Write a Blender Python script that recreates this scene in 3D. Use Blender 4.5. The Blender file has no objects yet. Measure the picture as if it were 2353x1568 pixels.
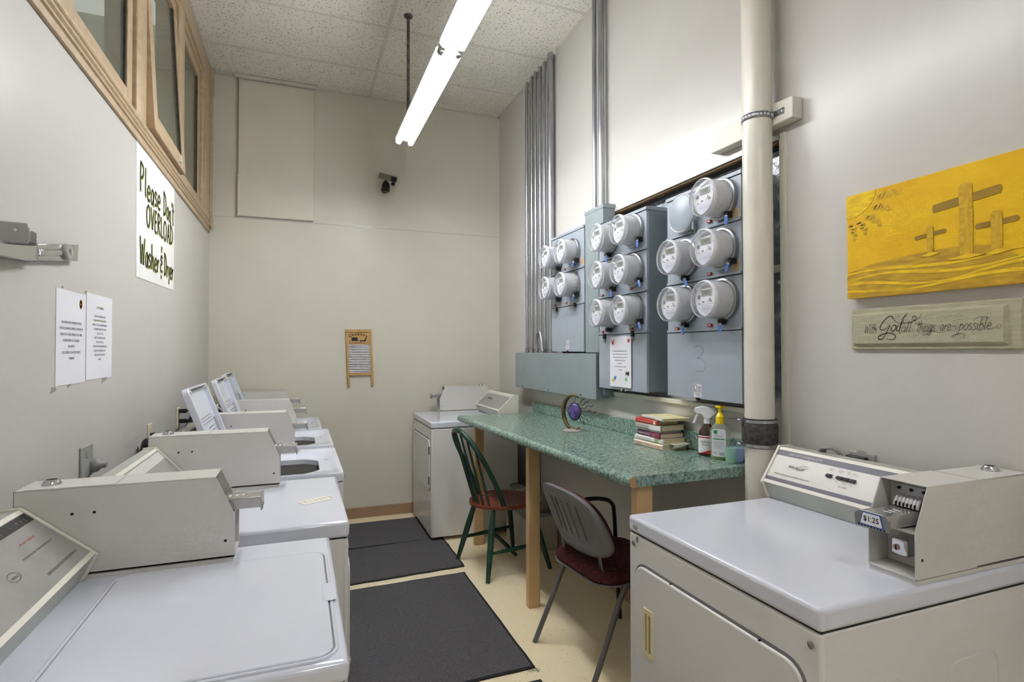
import bpy, math, random
from mathutils import Matrix, Vector
random.seed(7)
R = math.radians
C = bpy.context.scene.collection
SC = bpy.context.scene

# ------------------------------------------------------------------ camera, world, exposure
cam_d = bpy.data.cameras.new('camera')
cam = bpy.data.objects.new('camera', cam_d)
C.objects.link(cam)
cam_d.sensor_width = 36.0
cam_d.sensor_fit = 'HORIZONTAL'
cam_d.lens = 36.0 * 1275.9 / 2353.0
cam_d.clip_start = 0.02
cam.matrix_world = (Matrix.Translation((0, 0, 1.462)) @ Matrix.Rotation(R(-20.87), 4, 'Z')
                    @ Matrix.Rotation(R(90.956), 4, 'X') @ Matrix.Rotation(R(-0.109), 4, 'Z'))
SC.camera = cam

world = bpy.data.worlds.new('world')
SC.world = world
world.use_nodes = True
world.node_tree.nodes['Background'].inputs[0].default_value = (0.72, 0.76, 0.70, 1)
world.node_tree.nodes['Background'].inputs[1].default_value = 0.8

SC.view_settings.view_transform = 'Standard'
SC.view_settings.look = 'None'
SC.view_settings.gamma = 1.0
SC.view_settings.use_curve_mapping = False
SC.view_settings.exposure = 1.76
SC.cycles.max_bounces = 6
SC.cycles.diffuse_bounces = 4
SC.cycles.glossy_bounces = 3
SC.cycles.transmission_bounces = 4
SC.cycles.transparent_max_bounces = 6
SC.cycles.caustics_reflective = False
SC.cycles.caustics_refractive = False
SC.cycles.use_adaptive_sampling = True
SC.cycles.adaptive_threshold = 0.065
SC.cycles.adaptive_min_samples = 24
SC.cycles.use_denoising = True
TUBE_STRENGTH = 26.0

# room: X from the machines' wall to the meter wall, Y into the room, Z up
XL, XR, YB, YF, ZC = -0.689, 1.79, 5.03, -1.6, 3.72

# ------------------------------------------------------------------ helpers
def lin(c):
    out = []
    for v in c[:3]:
        v /= 255.0
        out.append(v / 12.92 if v <= 0.04045 else ((v + 0.055) / 1.055) ** 2.4)
    return (out[0], out[1], out[2], 1.0)

MATS = {}
def mat(name, rgb, rough=0.5, metal=0.0, var=0.06, scale=8.0, bump=0.0, bscale=60.0, rgb2=None, lo=0.35, hi=0.7,
        coat=0.0, emit=0.0, alpha=1.0, trans=0.0, spec=0.5, stretch=(1, 1, 1), ior=1.45, detail=2.0):
    """procedural material: noise between two close tones, optional noise bump"""
    m = bpy.data.materials.new(name)
    m.use_nodes = True
    nt = m.node_tree
    b = nt.nodes['Principled BSDF']
    tc = nt.nodes.new('ShaderNodeTexCoord')
    mp = nt.nodes.new('ShaderNodeMapping')
    mp.inputs['Scale'].default_value = stretch
    nt.links.new(tc.outputs['Object'], mp.inputs['Vector'])
    n = nt.nodes.new('ShaderNodeTexNoise')
    n.inputs['Scale'].default_value = scale
    n.inputs['Detail'].default_value = detail
    nt.links.new(mp.outputs[0], n.inputs['Vector'])
    r = nt.nodes.new('ShaderNodeValToRGB')
    a = lin(rgb)
    if rgb2 is None:
        c2 = tuple(min(1.0, v * (1 + var)) for v in a[:3]) + (1,)
        a = tuple(v * (1 - var) for v in a[:3]) + (1,)
    else:
        c2 = lin(rgb2)
    r.color_ramp.elements[0].position = lo
    r.color_ramp.elements[1].position = hi
    r.color_ramp.elements[0].color = a
    r.color_ramp.elements[1].color = c2
    nt.links.new(n.outputs['Fac'], r.inputs['Fac'])
    nt.links.new(r.outputs['Color'], b.inputs['Base Color'])
    b.inputs['Roughness'].default_value = rough
    b.inputs['Metallic'].default_value = metal
    b.inputs['Specular IOR Level'].default_value = spec
    b.inputs['IOR'].default_value = ior
    b.inputs['Coat Weight'].default_value = coat
    b.inputs['Coat Roughness'].default_value = 0.08
    b.inputs['Transmission Weight'].default_value = trans
    b.inputs['Alpha'].default_value = alpha
    if emit:
        b.inputs['Emission Color'].default_value = lin(rgb)
        b.inputs['Emission Strength'].default_value = emit
    if bump:
        nb = nt.nodes.new('ShaderNodeTexNoise')
        nb.inputs['Scale'].default_value = bscale
        nb.inputs['Detail'].default_value = 2.0
        nt.links.new(mp.outputs[0], nb.inputs['Vector'])
        bp = nt.nodes.new('ShaderNodeBump')
        bp.inputs['Strength'].default_value = bump
        bp.inputs['Distance'].default_value = 0.01
        nt.links.new(nb.outputs['Fac'], bp.inputs['Height'])
        nt.links.new(bp.outputs[0], b.inputs['Normal'])
    MATS[name] = m
    return m

def tag(o, label=None, cat=None, group=None, kind=None):
    if label: o['label'] = label
    if cat: o['category'] = cat
    if group: o['group'] = group
    if kind: o['kind'] = kind
    return o

WM = {}
def thing(name, label, cat, loc=(0, 0, 0), rz=0.0, group=None, kind=None):
    o = bpy.data.objects.new(name, None)
    o.empty_display_size = 0.05
    C.objects.link(o)
    o.location = loc
    o.rotation_euler = (0, 0, rz)
    WM[o.name] = Matrix.Translation(loc) @ Matrix.Rotation(rz, 4, 'Z')
    return tag(o, label, cat, group, kind)

def children(o):
    return [c for c in bpy.data.objects if c.parent == o]

def copy_tree(o, loc, rz=0.0, label=None, group=None):
    r = o.copy(); C.objects.link(r)
    r.location = loc; r.rotation_euler = (0, 0, rz)
    WM[r.name] = Matrix.Translation(loc) @ Matrix.Rotation(rz, 4, 'Z')
    tag(r, label, None, group)
    for ch in children(o):
        c = ch.copy(); C.objects.link(c); c.parent = r
        for g in children(ch):
            d = g.copy(); C.objects.link(d); d.parent = c
    return r

def catmull(pts, n=5):
    if len(pts) < 3: return [tuple(p) for p in pts]
    P = [Vector(p) for p in pts]
    P = [2 * P[0] - P[1]] + P + [2 * P[-1] - P[-2]]
    out = []
    for i in range(1, len(P) - 2):
        for k in range(n):
            t = k / n
            a, b, c, d = P[i - 1], P[i], P[i + 1], P[i + 2]
            out.append(0.5 * ((2 * b) + (c - a) * t + (2 * a - 5 * b + 4 * c - d) * t * t + (3 * b - a - 3 * c + d) * t ** 3))
    out.append(P[-2])
    return [tuple(p) for p in out]

def rrect(cx, cy, w, h, r, n=5):
    """rounded rectangle, 4*n points, counter-clockwise"""
    out = []
    for qx, qy, a0 in ((1, 1, 0), (-1, 1, 90), (-1, -1, 180), (1, -1, 270)):
        ox, oy = cx + qx * (w / 2 - r), cy + qy * (h / 2 - r)
        for k in range(n):
            a = R(a0 + 90 * k / (n - 1))
            out.append((ox + r * math.cos(a), oy + r * math.sin(a)))
    return out

TEXTS = {}
def text_geo(body, shear=0.0, bold=0.0):
    key = (body, shear, bold)
    if key not in TEXTS:
        cu = bpy.data.curves.new('lettering', 'FONT')
        cu.body = body
        cu.resolution_u = 2
        cu.shear = shear
        cu.offset = bold
        cu.align_x = 'CENTER'
        o = bpy.data.objects.new('lettering_source', cu)
        C.objects.link(o)
        bpy.context.view_layer.update()
        ev = o.evaluated_get(bpy.context.evaluated_depsgraph_get())
        me = ev.to_mesh()
        TEXTS[key] = ([tuple(v.co) for v in me.vertices], [tuple(p.vertices) for p in me.polygons])
        ev.to_mesh_clear()
        bpy.data.objects.remove(o)
        bpy.data.curves.remove(cu)
    return TEXTS[key]

class MB:
    def __init__(self, world=False):
        self.v, self.f, self.world, self.m = [], [], world, None
    def add(self, vs, fs):
        o = len(self.v)
        if self.m is not None:
            vs = [tuple(self.m @ Vector(v)) for v in vs]
        self.v += [tuple(v) for v in vs]
        self.f += [tuple(i + o for i in f) for f in fs]
        return self
    def box(self, x0, x1, y0, y1, z0, z1):
        x0, x1 = min(x0, x1), max(x0, x1); y0, y1 = min(y0, y1), max(y0, y1); z0, z1 = min(z0, z1), max(z0, z1)
        return self.add([(x0, y0, z0), (x1, y0, z0), (x1, y1, z0), (x0, y1, z0), (x0, y0, z1), (x1, y0, z1), (x1, y1, z1), (x0, y1, z1)],
                        [(0, 3, 2, 1), (4, 5, 6, 7), (0, 1, 5, 4), (1, 2, 6, 5), (2, 3, 7, 6), (3, 0, 4, 7)])
    def hexa(self, a, b):
        """two quads of four corners joined"""
        return self.add(list(a) + list(b), [(0, 3, 2, 1), (4, 5, 6, 7), (0, 1, 5, 4), (1, 2, 6, 5), (2, 3, 7, 6), (3, 0, 4, 7)])
    def prism(self, poly, axis, a, b):
        def P(p, t):
            if axis == 'x': return (t, p[0], p[1])
            if axis == 'y': return (p[0], t, p[1])
            return (p[0], p[1], t)
        n = len(poly)
        vs = [P(p, a) for p in poly] + [P(p, b) for p in poly]
        fs = [tuple(range(n)), tuple(range(2 * n - 1, n - 1, -1))]
        fs += [(i, (i + 1) % n, n + (i + 1) % n, n + i) for i in range(n)]
        return self.add(vs, fs)
    def ring(self, outer, inner, axis, a, b):
        """plate with a hole: two loops of equal length"""
        def P(p, t):
            if axis == 'x': return (t, p[0], p[1])
            if axis == 'y': return (p[0], t, p[1])
            return (p[0], p[1], t)
        n = len(outer)
        vs = [P(p, a) for p in outer] + [P(p, a) for p in inner] + [P(p, b) for p in outer] + [P(p, b) for p in inner]
        fs = []
        for i in range(n):
            j = (i + 1) % n
            fs += [(i, n + i, n + j, j), (2 * n + i, 2 * n + j, 3 * n + j, 3 * n + i), (i, j, 2 * n + j, 2 * n + i), (n + i, 3 * n + i, 3 * n + j, n + j)]
        return self.add(vs, fs)
    def loft(self, loops, cap0=True, cap1=True):
        n = len(loops[0])
        vs = [p for l in loops for p in l]
        fs = []
        for k in range(len(loops) - 1):
            for i in range(n):
                j = (i + 1) % n
                fs.append((k * n + i, k * n + j, (k + 1) * n + j, (k + 1) * n + i))
        if cap0: fs.append(tuple(range(n - 1, -1, -1)))
        if cap1: fs.append(tuple(range((len(loops) - 1) * n, len(loops) * n)))
        return self.add(vs, fs)
    def lathe(self, prof, o=(0, 0, 0), axis='z', n=24, cap0=True, cap1=True):
        loops = []
        for r, h in prof:
            l = []
            for k in range(n):
                a = 2 * math.pi * k / n
                c, s = r * math.cos(a), r * math.sin(a)
                p = {'z': (c, s, h), 'x': (h, c, s), 'y': (s, h, c)}[axis]
                l.append((p[0] + o[0], p[1] + o[1], p[2] + o[2]))
            loops.append(l)
        return self.loft(loops, cap0, cap1)
    def tube(self, pts, r, n=8, closed=False, flat=1.0):
        P = [Vector(p) for p in pts]
        rs = r if isinstance(r, (list, tuple)) else [r] * len(P)
        loops = []
        up = None
        for i, p in enumerate(P):
            if closed: t = P[(i + 1) % len(P)] - P[i - 1]
            else: t = P[min(i + 1, len(P) - 1)] - P[max(i - 1, 0)]
            t.normalize()
            if up is None:
                up = Vector((0, 0, 1)) if abs(t.z) < 0.9 else Vector((1, 0, 0))
            s = t.cross(up); s.normalize(); up = s.cross(t); up.normalize()
            loops.append([tuple(p + s * rs[i] * math.cos(2 * math.pi * k / n) + up * rs[i] * flat * math.sin(2 * math.pi * k / n)) for k in range(n)])
        if closed: loops.append(loops[0])
        return self.loft(loops, not closed, not closed)
    def cyl(self, a, b, r, r2=None, n=14):
        return self.tube([a, b], [r, r if r2 is None else r2], n)
    def plane_pts(self, o, xd, yd, pts):
        o, xd, yd = Vector(o), Vector(xd), Vector(yd)
        return [tuple(o + xd * p[0] + yd * p[1]) for p in pts]
    def ribbon(self, pts, w, o, xd, yd):
        """flat stroke along 2D points in the plane (o, xd, yd)"""
        n = len(pts)
        L, Rr = [], []
        for i in range(n):
            a, b = pts[max(i - 1, 0)], pts[min(i + 1, n - 1)]
            dx, dy = b[0] - a[0], b[1] - a[1]
            l = math.hypot(dx, dy) or 1e-9
            ww = w[i] if isinstance(w, (list, tuple)) else w
            nx, ny = -dy / l * ww / 2, dx / l * ww / 2
            L.append((pts[i][0] + nx, pts[i][1] + ny)); Rr.append((pts[i][0] - nx, pts[i][1] - ny))
        return self.add(self.plane_pts(o, xd, yd, L + Rr), [(i, i + 1, n + i + 1, n + i) for i in range(n - 1)])
    def poly(self, pts, o, xd, yd):
        return self.add(self.plane_pts(o, xd, yd, pts), [tuple(range(len(pts)))])
    def text(self, body, size, o, xd, yd, shear=0.0, bold=0.0, sx=1.0):
        vs, fs = text_geo(body, shear, bold)
        return self.add(self.plane_pts(o, xd, yd, [(v[0] * size * sx, v[1] * size) for v in vs]), fs)
    def build(self, name, material, parent=None, bevel=0.0, seg=2, smooth=True, label=None, angle=38.0, flat=False):
        vs = self.v
        loc = None
        if self.world:
            if parent is not None:
                p = parent
                M = WM[p.name] if p.name in WM else None
                while M is None:
                    p = p.parent; M = WM.get(p.name)
                inv = M.inverted()
                vs = [tuple(inv @ Vector(v)) for v in vs]
            else:
                xs, ys, zs = zip(*vs)
                loc = Vector(((min(xs) + max(xs)) / 2, (min(ys) + max(ys)) / 2, min(zs)))
                vs = [tuple(Vector(v) - loc) for v in vs]
        me = bpy.data.meshes.new(name)
        me.from_pydata(vs, [], self.f)
        if not flat:
            import bmesh
            bm = bmesh.new(); bm.from_mesh(me)
            bmesh.ops.recalc_face_normals(bm, faces=bm.faces)
            bm.to_mesh(me); bm.free()
        me.materials.append(MATS[material])
        o = bpy.data.objects.new(name, me)
        C.objects.link(o)
        if smooth:
            me.polygons.foreach_set('use_smooth', [True] * len(me.polygons))
            me.set_sharp_from_angle(angle=R(angle))
        if bevel:
            b = o.modifiers.new('edges', 'BEVEL')
            b.width = bevel; b.segments = seg; b.limit_method = 'ANGLE'; b.angle_limit = R(35)
            b.harden_normals = False
        if parent is not None:
            o.parent = parent
        elif loc is not None:
            o.location = loc
            WM[o.name] = Matrix.Translation(loc)
        else:
            WM[o.name] = Matrix.Identity(4)
        if label: o['label'] = label
        return o

def W(): return MB(True)
def struct(mb, name, material, label=None, **k):
    return tag(mb.build(name, material, **k), label, None, None, 'structure')

# ------------------------------------------------------------------ materials
mat('wall_paint', (198, 195, 190), 0.3, var=0.025, scale=1.2, bump=0.05, bscale=32, spec=0.5)
mat('wall_cream', (213, 209, 194), 0.36, var=0.03, scale=1.5, bump=0.05, bscale=40, spec=0.45)
mat('drywall_paper', (216, 211, 196), 0.5, var=0.03, scale=3, bump=0.12, bscale=60)
mat('ceiling_slab', (120, 118, 114), 0.9)
mat('grid_white', (206, 202, 192), 0.45, var=0.05)
mat('baseboard_brown', (158, 130, 104), 0.5, var=0.1, scale=6)
mat('window_wood', (176, 152, 122), 0.42, rgb2=(190, 168, 138), scale=4, stretch=(1, 6, 6), bump=0.1, bscale=30)
mat('window_grime', (70, 62, 52), 0.8, var=0.3, scale=30)
mat('enamel_white', (216, 219, 230), 0.16, var=0.012, scale=2, coat=0.25, spec=0.5)
mat('enamel_side', (222, 221, 219), 0.26, var=0.015, scale=2)
mat('box_enamel', (208, 206, 200), 0.32, var=0.02, scale=4, bump=0.02, bscale=200)
mat('cream_plastic', (222, 219, 206), 0.4, var=0.03)
mat('beige_pull', (226, 214, 172), 0.45, var=0.04)
mat('console_grey', (150, 149, 144), 0.35, var=0.05, scale=12)
mat('console_light', (205, 203, 196), 0.35, var=0.03, scale=12)
mat('console_kick', (176, 178, 168), 0.35, var=0.05)
mat('stripe_purple', (84, 82, 96), 0.4, var=0.08, scale=30)
mat('stripe_black', (34, 33, 33), 0.4, rgb2=(110, 108, 105), scale=90, lo=0.58, hi=0.75)
mat('button_dark', (66, 66, 76), 0.4)
mat('chrome', (205, 206, 210), 0.13, metal=1.0, var=0.03)
mat('steel', (170, 171, 172), 0.32, metal=1.0, var=0.06, scale=20)
mat('galvanized', (184, 188, 194), 0.4, metal=1.0, rgb2=(152, 156, 162), scale=26, stretch=(1, 1, 0.15))
mat('slide_metal', (196, 194, 194), 0.25, metal=0.75, var=0.08, scale=30)
mat('copper_tint', (160, 128, 120), 0.22, metal=0.8, var=0.08)
mat('black_hole', (16, 15, 15), 0.8)
mat('black_plastic', (28, 27, 28), 0.35, var=0.15)
mat('rubber', (52, 50, 50), 0.7, rgb2=(82, 80, 78), scale=60, bump=0.2, bscale=120)
mat('panel_grey', (158, 166, 176), 0.38, var=0.04, scale=5)
mat('panel_side', (124, 134, 140), 0.42, var=0.05, scale=6)
mat('panel_green', (140, 151, 152), 0.42, var=0.05, scale=6)
mat('board_grey', (128, 136, 141), 0.34, metal=0.35, rgb2=(176, 182, 188), scale=16, bump=0.9, bscale=34, lo=0.4, hi=0.66)
mat('ring_light', (208, 211, 214), 0.35)
mat('raw_wood', (128, 98, 64), 0.7, var=0.12, scale=12, stretch=(8, 1, 8))
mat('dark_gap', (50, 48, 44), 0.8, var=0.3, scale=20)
mat('meter_body', (196, 196, 199), 0.3, var=0.02)
mat('meter_face', (232, 232, 236), 0.45, var=0.01)
mat('meter_label', (226, 226, 240), 0.5, var=0.01)
mat('lcd', (128, 130, 112), 0.25, var=0.06, scale=60)
mat('lcd_frame', (206, 206, 208), 0.4)
mat('lcd_ink', (72, 76, 60), 0.5)
mat('ink', (30, 29, 32), 0.6)
mat('ink_grey', (120, 118, 122), 0.6)
mat('ink_faint', (150, 150, 146), 0.6)
mat('ink_red', (196, 48, 46), 0.6)
mat('ink_white', (232, 230, 228), 0.6)
mat('pencil', (86, 92, 96), 0.6)
mat('seal_blue', (108, 142, 224), 0.3, var=0.08)
mat('seal_white', (206, 208, 216), 0.35)
mat('tag_red', (150, 40, 38), 0.5)
mat('tag_yellow', (214, 182, 128), 0.6, var=0.05)
mat('laminate_wood', (188, 146, 104), 0.6, var=0.08, scale=40)
mat('leg_tan', (204, 168, 120), 0.42, rgb2=(216, 182, 134), scale=3, bump=0.05, bscale=20)
mat('chair_green', (26, 54, 44), 0.24, rgb2=(40, 78, 62), scale=9, lo=0.3, hi=0.7, coat=0.2)
mat('seat_brown', (112, 52, 36), 0.26, rgb2=(150, 76, 52), scale=4, coat=0.3, stretch=(1, 3, 1))
mat('chair_grey', (128, 126, 128), 0.4, var=0.05, scale=7, bump=0.03, bscale=200)
mat('chair_tube', (110, 108, 108), 0.35, var=0.06, metal=0.3)
mat('chair_black', (20, 19, 20), 0.22, coat=0.4)
mat('burgundy', (74, 26, 32), 0.95, rgb2=(128, 58, 62), scale=45, lo=0.5, hi=0.8, bump=0.3, bscale=300)
mat('pipe_cream', (216, 211, 198), 0.3, var=0.02, scale=3)
mat('block_paint', (214, 209, 196), 0.5, var=0.05, scale=6, bump=0.15, bscale=20)
mat('mat_grey', (74, 72, 75), 0.95, rgb2=(98, 96, 99), scale=180, bump=0.5, bscale=260)
mat('mat_edge', (36, 35, 37), 0.9, var=0.2, scale=200)
mat('paper', (226, 225, 230), 0.7, var=0.012, scale=4)
mat('poster', (232, 231, 228), 0.6, var=0.01, scale=3)
mat('tape_paper', (226, 222, 206), 0.7, var=0.03)
mat('marker', (48, 46, 44), 0.55, var=0.2, scale=40)
mat('highlight', (206, 222, 70), 0.6)
mat('sticker_orange', (206, 116, 24), 0.6, rgb2=(232, 176, 60), scale=160)
mat('sticker_green', (110, 190, 120), 0.6)
mat('sticker_yellow', (240, 190, 50), 0.6)
mat('sticker_blue', (70, 140, 190), 0.6)
mat('brass_dark', (92, 80, 60), 0.35, metal=0.7, rgb2=(170, 132, 76), scale=14, lo=0.4, hi=0.75)
mat('sun_purple', (52, 38, 92), 0.25, rgb2=(96, 80, 160), scale=30, coat=0.5, bump=0.6, bscale=22)
mat('bronze_wire', (60, 56, 46), 0.4, metal=0.6)
mat('stone_base', (150, 146, 138), 0.6)
mat('canvas_yellow', (224, 174, 0), 0.7, rgb2=(234, 190, 4), scale=5, bump=0.15, bscale=220, stretch=(1, 1, 3))
mat('paint_gold', (196, 150, 14), 0.6, rgb2=(216, 176, 40), scale=14, stretch=(1, 2, 8))
mat('paint_mid', (216, 172, 30), 0.7, rgb2=(196, 150, 30), scale=14, stretch=(1, 8, 2))
mat('paint_olive', (140, 108, 16), 0.6, rgb2=(164, 128, 24), scale=18)
mat('paint_ochre', (170, 130, 26), 0.6, rgb2=(206, 164, 30), scale=9, stretch=(1, 2, 10))
mat('paint_light', (240, 202, 20), 0.7, rgb2=(214, 168, 24), scale=12, stretch=(1, 2, 8))
mat('plaque_sage', (172, 168, 140), 0.6, rgb2=(184, 180, 152), scale=9, bump=0.4, bscale=70, stretch=(1, 2, 14))
mat('washboard_wood', (186, 148, 92), 0.5, rgb2=(204, 166, 108), scale=6, stretch=(6, 6, 1))
mat('outlet_cream', (216, 206, 180), 0.4)
mat('outlet_steel', (168, 168, 164), 0.35, metal=0.25)
mat('cable_grey', (140, 140, 138), 0.5)
mat('foil', (190, 188, 180), 0.3, metal=0.9, var=0.15, scale=20, bump=1.0, bscale=40)
mat('soap_yellow', (246, 212, 20), 0.3)
mat('soap_green', (150, 190, 60), 0.1, alpha=0.85, var=0.05)
mat('peroxide_brown', (58, 34, 26), 0.2, var=0.1, coat=0.3)
mat('trigger_white', (226, 228, 234), 0.3)
mat('book_pages', (214, 200, 166), 0.8, var=0.06, scale=120, stretch=(1, 1, 12))
mat('book_cream', (226, 218, 196), 0.5)
mat('book_white', (222, 220, 214), 0.5)
mat('book_purple', (72, 40, 84), 0.4, rgb2=(150, 50, 76), scale=4)
mat('book_red', (196, 62, 50), 0.4, var=0.05)
mat('book_grey', (176, 172, 164), 0.5, var=0.05)
mat('book_map', (216, 206, 140), 0.5, rgb2=(232, 226, 196), scale=40)
mat('book_tan', (200, 160, 110), 0.5)
mat('tub_grey', (120, 124, 128), 0.35, var=0.05)
mat('tub_dark', (46, 46, 48), 0.5)
mat('fixture_white', (226, 226, 228), 0.3, var=0.02)
mat('dark_steel', (96, 92, 88), 0.5, metal=0.7, rgb2=(128, 124, 118), scale=30)
mat('label_blue', (52, 84, 168), 0.5)
mat('pull_shade', (176, 160, 118), 0.5)
mat('chair_rib', (98, 96, 98), 0.5)
mat('relief_violet', (128, 112, 190), 0.3)
mat('soap_mark', (40, 140, 80), 0.5)
mat('tape_grey', (150, 148, 142), 0.6)
mat('rib_metal', (222, 222, 224), 0.35, metal=0.35, var=0.03)
mat('camera_grey', (128, 126, 112), 0.45, var=0.05)
mat('ink_faint2', (136, 132, 116), 0.6)
mat('meter_rim', (214, 214, 220), 0.15, var=0.02)
mat('corridor_paint', (188, 192, 176), 0.6)

def clear_mat(name, rgb, fac, rough=0.05):
    """thin clear or tinted sheet: part transparent, part glossy"""
    m = bpy.data.materials.new(name); m.use_nodes = True
    nt = m.node_tree
    b = nt.nodes['Principled BSDF']
    n = nt.nodes.new('ShaderNodeTexNoise'); n.inputs['Scale'].default_value = 3.0
    mr = nt.nodes.new('ShaderNodeMapRange')
    mr.inputs['To Min'].default_value = rough; mr.inputs['To Max'].default_value = rough + 0.06
    nt.links.new(n.outputs['Fac'], mr.inputs['Value']); nt.links.new(mr.outputs[0], b.inputs['Roughness'])
    b.inputs['Base Color'].default_value = lin(rgb)
    t = nt.nodes.new('ShaderNodeBsdfTransparent')
    x = nt.nodes.new('ShaderNodeMixShader')
    x.inputs[0].default_value = fac
    out = nt.nodes['Material Output']
    nt.links.new(t.outputs[0], x.inputs[1]); nt.links.new(b.outputs[0], x.inputs[2]); nt.links.new(x.outputs[0], out.inputs['Surface'])
    MATS[name] = m
clear_mat('window_glass', (104, 108, 96), 0.62, 0.06)
clear_mat('meter_glass', (214, 216, 222), 0.16, 0.03)
clear_mat('bottle_clear', (206, 212, 190), 0.30, 0.05)
clear_mat('cup_green', (190, 232, 210), 0.4, 0.25)
clear_mat('cup_blue', (196, 212, 248), 0.45, 0.25)

def floor_mat():
    m = mat('floor_vinyl', (242, 225, 188), 0.3, rgb2=(248, 234, 200), scale=3, coat=0.1)
    nt = m.node_tree; b = nt.nodes['Principled BSDF']
    src = b.inputs['Base Color'].links[0].from_socket
    tc = [n for n in nt.nodes if n.type == 'TEX_COORD'][0]
    n = nt.nodes.new('ShaderNodeTexNoise'); n.inputs['Scale'].default_value = 95; n.inputs['Detail'].default_value = 2
    nt.links.new(tc.outputs['Object'], n.inputs['Vector'])
    r = nt.nodes.new('ShaderNodeValToRGB')
    r.color_ramp.elements[0].position = 0.66; r.color_ramp.elements[1].position = 0.74
    r.color_ramp.elements[0].color = (0, 0, 0, 1); r.color_ramp.elements[1].color = (0.6, 0.6, 0.6, 1)
    nt.links.new(n.outputs['Fac'], r.inputs['Fac'])
    mx = nt.nodes.new('ShaderNodeMixRGB'); mx.inputs[2].default_value = lin((146, 122, 84))
    nt.links.new(r.outputs[0], mx.inputs[0]); nt.links.new(src, mx.inputs[1]); nt.links.new(mx.outputs[0], b.inputs['Base Color'])
floor_mat()

def tile_mat():
    """mineral fibre tile: off-white with short dark fissures and pin holes"""
    m = mat('ceiling_tile', (226, 222, 212), 0.85, var=0.03, scale=4)
    nt = m.node_tree; b = nt.nodes['Principled BSDF']
    src = b.inputs['Base Color'].links[0].from_socket
    tc = [n for n in nt.nodes if n.type == 'TEX_COORD'][0]
    oi = nt.nodes.new('ShaderNodeObjectInfo')
    ad = nt.nodes.new('ShaderNodeVectorMath'); ad.operation = 'ADD'
    nt.links.new(tc.outputs['Object'], ad.inputs[0]); nt.links.new(oi.outputs['Location'], ad.inputs[1])
    mp = nt.nodes.new('ShaderNodeMapping'); mp.inputs['Scale'].default_value = (46, 100, 1)
    nt.links.new(ad.outputs[0], mp.inputs['Vector'])
    n0 = nt.nodes.new('ShaderNodeTexNoise'); n0.inputs['Scale'].default_value = 9.0
    nt.links.new(ad.outputs[0], n0.inputs['Vector'])
    ad2 = nt.nodes.new('ShaderNodeVectorMath'); ad2.operation = 'MULTIPLY_ADD'
    ad2.inputs[1].default_value = (3, 3, 0)
    nt.links.new(n0.outputs['Color'], ad2.inputs[0]); nt.links.new(mp.outputs[0], ad2.inputs[2])
    v = nt.nodes.new('ShaderNodeTexVoronoi'); v.feature = 'F1'; v.inputs['Scale'].default_value = 1.0
    nt.links.new(ad2.outputs[0], v.inputs['Vector'])
    r = nt.nodes.new('ShaderNodeValToRGB')
    r.color_ramp.elements[0].position = 0.2; r.color_ramp.elements[1].position = 0.3
    r.color_ramp.elements[0].color = (0.95, 0.95, 0.95, 1); r.color_ramp.elements[1].color = (0, 0, 0, 1)
    nt.links.new(v.outputs['Distance'], r.inputs['Fac'])
    gate = nt.nodes.new('ShaderNodeMath'); gate.operation = 'GREATER_THAN'; gate.inputs[1].default_value = 0.3
    sep = nt.nodes.new('ShaderNodeSeparateColor'); nt.links.new(v.outputs['Color'], sep.inputs[0]); nt.links.new(sep.outputs[0], gate.inputs[0])
    mu = nt.nodes.new('ShaderNodeMath'); mu.operation = 'MULTIPLY'
    nt.links.new(r.outputs[0], mu.inputs[0]); nt.links.new(gate.outputs[0], mu.inputs[1])
    mx = nt.nodes.new('ShaderNodeMixRGB'); mx.inputs[2].default_value = lin((104, 101, 95))
    nt.links.new(mu.outputs[0], mx.inputs[0]); nt.links.new(src, mx.inputs[1]); nt.links.new(mx.outputs[0], b.inputs['Base Color'])
    bp = nt.nodes.new('ShaderNodeBump'); bp.inputs['Strength'].default_value = 0.4; bp.inputs['Distance'].default_value = 0.003; bp.invert = True
    nt.links.new(mu.outputs[0], bp.inputs['Height']); nt.links.new(bp.outputs[0], b.inputs['Normal'])
tile_mat()

def laminate_mat():
    """marbled green laminate: two noise layers and light flecks"""
    m = mat('laminate_green', (84, 112, 102), 0.22, rgb2=(158, 184, 172), scale=75, lo=0.36, hi=0.66, coat=0.15, detail=5)
    nt = m.node_tree; b = nt.nodes['Principled BSDF']
    src = b.inputs['Base Color'].links[0].from_socket
    tc = [n for n in nt.nodes if n.type == 'TEX_COORD'][0]
    def layer(scale, lo, hi, col, amt, prev):
        n = nt.nodes.new('ShaderNodeTexNoise'); n.inputs['Scale'].default_value = scale; n.inputs['Detail'].default_value = 5; n.inputs['Distortion'].default_value = 1.2
        nt.links.new(tc.outputs['Object'], n.inputs['Vector'])
        r = nt.nodes.new('ShaderNodeValToRGB')
        r.color_ramp.elements[0].position = lo; r.color_ramp.elements[1].position = hi
        r.color_ramp.elements[0].color = (0, 0, 0, 1); r.color_ramp.elements[1].color = (amt, amt, amt, 1)
        nt.links.new(n.outputs['Fac'], r.inputs['Fac'])
        mx = nt.nodes.new('ShaderNodeMixRGB'); mx.inputs[2].default_value = lin(col)
        nt.links.new(r.outputs[0], mx.inputs[0]); nt.links.new(prev, mx.inputs[1])
        return mx.outputs[0]
    p = layer(120, 0.54, 0.66, (34, 60, 52), 0.8, src)
    p = layer(170, 0.56, 0.66, (186, 204, 188), 0.8, p)
    p = layer(12, 0.5, 0.75, (84, 124, 132), 0.3, p)
    nt.links.new(p, b.inputs['Base Color'])
laminate_mat()

# ------------------------------------------------------------------ the room
struct(W().box(XL - 1.7, XR + .3, YF - .1, YB + .1, -.1, 0), 'floor', 'floor_vinyl', smooth=False)

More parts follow.
